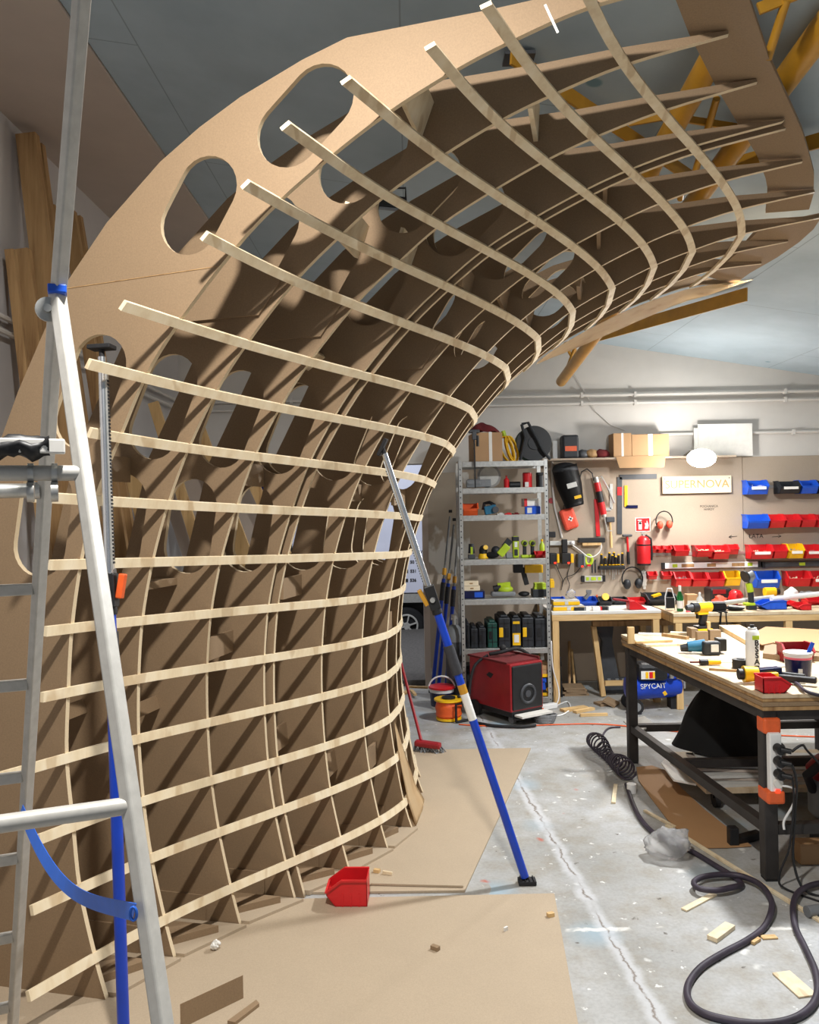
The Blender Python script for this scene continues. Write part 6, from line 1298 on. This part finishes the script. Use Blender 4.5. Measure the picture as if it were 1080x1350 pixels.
lay_strip(850, 1070, 890, 1092, .02, .012, 'batten', 'short thin strip on the floor left of the clear bag')
lay_strip(879, 1090, 1085, 1218, .022, .012, 'batten', 'long thin strip running diagonally past the near table leg')
lay_strip(902, 1201, 942, 1180, .03, .008, 'batten', 'thin strip lying under the loop of the thick hose')
lay_strip(939, 1241, 963, 1223, .045, .018, 'batten', 'short chunky offcut above the lower hose loop')
lay_strip(1030, 1283, 1066, 1315, .075, .006, 'batten', 'flat rectangular ply offcut inside the hose loop at right')
lay_strip(991, 1245, 1000, 1239, .025, .012, 'pine', 'tiny wood chip right of the chunky offcut')
lay_strip(1004, 1237, 1024, 1236, .03, .006, 'pine', 'small flat chip near the right hose loop')
mb = MB().sph((0, 0, .07), .5, (.23, .2, .15), seg=28)
for v_ in mb.bm.verts:
    v_.co += v_.co.normalized()*(.045*noise.noise(v_.co*14)+.03*noise.noise(v_.co*34)); v_.co.z = max(.001, v_.co.z)
g = fl(882, 1130); o = mb.build('plastic_bag', 'clear', None, V((g.x, g.y, 0)), smooth='all'); o.rotation_euler = (0, 0, R(-12)); tag(o, 'crumpled clear plastic bag on the floor beside the curved cardboard', 'bag')
SHZ = .0125
p, q = fl(434, 1196, SHZ), fl(485, 1196, SHZ); w = q.x-p.x
make_bin('red plastic bin on the floor sheet at the foot of the frame', q.x, q.y+.07, SHZ, .13, w*1.06, .118, 'red', rz=R(-92))
lay_strip(489, 1170, 611, 1173, .016, .01, 'mdf_floor', 'thin strip added as the far sheet edge right of the red bin', z=.0125)  # added piece standing for the lifted edge of the far floor sheet
a_, b_ = fl(238, 1356, SHZ), fl(316, 1318, SHZ); one(MB().prism([a_, b_, b_+V((0, 0, .085)), a_+V((0, 0, .085))], (.012, .01, 0)), 'board_offcut', 'mdf', 'strip offcut standing on edge on the floor at bottom left', 'offcut')
one(MB().prism([fl(x, y, SHZ) for x, y in ((300, 1350), (338, 1322), (342, 1327), (310, 1352))], (0, 0, .012)), 'board_offcut', 'mdf', 'flat offcut lying right of the upright strip at bottom left', 'offcut')
g = fl(284, 1252, SHZ); mb = MB().sph((0, 0, .02), .019, seg=14)
for v_ in mb.bm.verts: v_.co += (v_.co-V((0, 0, .02)))*.5*noise.noise(v_.co*120)
o = mb.build('paper_ball', 'paper', None, V((g.x, g.y, SHZ)), smooth=False); tag(o, 'crumpled white paper ball on the floor sheet left of the red bin', 'paper')
for (x, y, dx, dy, mt, lb) in ((497, 1150, .03, .02, 'pine', 'small pine block on the sheet near the last rib foot'), (511, 1153, .05, .008, 'batten', 'thin splinter lying right of the small pine block'), (574, 1252, .035, .02, 'mdf', 'small torn brown chip in the middle of the near sheet'), (667, 1227, .02, .008, 'paper', 'tiny white chip right of the brown chip'), (726, 1208, .03, .02, 'pine', 'little splintered piece at the right edge of the near sheet')):
    g = fl(x, y, SHZ); single('wood_chip', mt, lb, 'chip', V((g.x, g.y, SHZ)), [('b', (0, 0, .008), (dx, dy, .016))], rz=R(rn.uniform(-40, 40)))

# ------------------------------------------------------------------ pieces that belong to a part
SUB = {'rack_teeth': 'rack_strip', 'release_lever': 'ratchet_body', 'pivot_pin': 'ratchet_body', 'label_band': 'paper_label', 'lettering': ('sign_board', 'can_body', 'air_tank', 'cargo_box'), 'printed_icon': 'cargo_box', 'sign_screw': 'sign_board', 'bin_label': 'hopper',
       'latch': 'case_shell', 'grip_recess': 'case_shell', 'case_seam': 'case_shell', 'barcode': ('case_label', 'label_band'), 'wheel_hub': 'wheel', 'warning_mark': 'warning_label', 'yellow_sticker': 'air_tank', 'ear_cushion': 'ear_cup', 'handle_tip': 'handle', 'status_light': 'charger_body',
       'box_latch': 'box_body', 'packing_tape': 'carton', 'post_slots': 'post', 'bristles': 'broom_head', 'switch_light': 'strip_body', 'cross': 'pouch_body', 'hanging_loop': 'pouch_body', 'visor': 'mask_shell', 'mask_badge': 'mask_shell', 'extinguisher_pictogram': 'sign_face', 'flame_pictogram': 'sign_face',
       'pink_band': 'pail', 'box_label': 'carton', 'printed_end': 'carton', 'fan_grille': 'front_panel', 'lamp_glass': 'lamp_housing', 'panel_joint': 'rib', 'paint_streak': 'rib', 'vial_window': 'level_body', 'green_band': 'can_body', 'tin_label': 'tin_body', 'bottle_label': 'bottle_glass', 'leg_foot': 'leg', 'wheel_rim': 'wheel', 'barrel_sleeve': 'barrel', 'square_label': 'blade', 'drill_picture': 'carton', 'yellow_print': 'carton', 'battery_label': 'battery', 'lettering_badge': 'can_body'}
def mid(o):
    b = [o.matrix_basis @ V(c) for c in o.bound_box]; return sum(b, V((0, 0, 0)))/8
for root in [o for o in C.objects if o.parent is None and o.type == 'EMPTY']:
    kids = list(root.children); done_ = set()
    for c in kids:
        want = SUB.get(c.name.split('.')[0])
        if not want: continue
        want = (want,) if isinstance(want, str) else want
        cand = [k for k in kids if k.name.split('.')[0] in want and k is not c and k.name not in done_ and k.parent is root and k.location.length < 1e-6]
        if cand:
            best = min(cand, key=lambda k: (mid(k)-mid(c)).length)
            if not any(True for g in c.children): c.parent = best; done_.add(c.name)

# ------------------------------------------------------------------ lights and camera
def area(name, loc, aim, size, power, rgb=(1, .93, .82), spread=None):
    l = bpy.data.lights.new(name, 'AREA'); l.energy = power; l.size = size; l.color = rgb
    if spread: l.spread = spread
    o = bpy.data.objects.new(name, l); C.objects.link(o); o.location = loc
    o.rotation_euler = (V(aim)-V(loc)).to_track_quat('-Z', 'Y').to_euler(); return o
def point(name, loc, power, rgb, r=.05):
    l = bpy.data.lights.new(name, 'POINT'); l.energy = power; l.color = rgb; l.shadow_soft_size = r
    o = bpy.data.objects.new(name, l); C.objects.link(o); o.location = loc; return o
WARM, COOL = (1, .965, .915), (.96, .98, 1)
area('front_lamp', (-.3, 1.45, 3.82), (-.45, 2.0, 0), .14, 135, WARM)
area('bench_lamp', (2.4, 4.9, 3.3), (2.3, 4.7, 0), .2, 185, COOL)
area('work_lamp', at(925, 604, YB-.6), at(925, 604, YB-.6)+V((0, -.25, -1)), .12, 35, (1, .97, .93))
point('work_glow', at(925, 604, YB-.72), 42, (1, .97, .93), .06)
area('truck_fill', (-.4, 9.6, 3.6), (-.6, 13, .8), .6, 120, (.9, .94, 1))  # added fill to brighten the truck side, no real lamp stands here
w = bpy.data.worlds.new('World'); SC.world = w; w.use_nodes = True
w.node_tree.nodes['Background'].inputs[0].default_value = (.75, .8, .9, 1)
w.node_tree.nodes['Background'].inputs[1].default_value = .26
cam = bpy.data.cameras.new('Camera'); co = bpy.data.objects.new('Camera', cam); C.objects.link(co)
cam.sensor_fit = 'HORIZONTAL'; cam.sensor_width = 36; cam.lens = 36*FPX/1080
co.location = (0, 0, CAM_H); co.rotation_euler = (Matrix.Rotation(PI/2, 4, 'X') @ Matrix.Rotation(-ROLL, 4, 'Z')).to_euler()
SC.camera = co
SC.view_settings.view_transform = 'Standard'; SC.view_settings.look = 'None'; SC.view_settings.gamma = 1; SC.view_settings.use_curve_mapping = False
SC.view_settings.exposure = 0.0
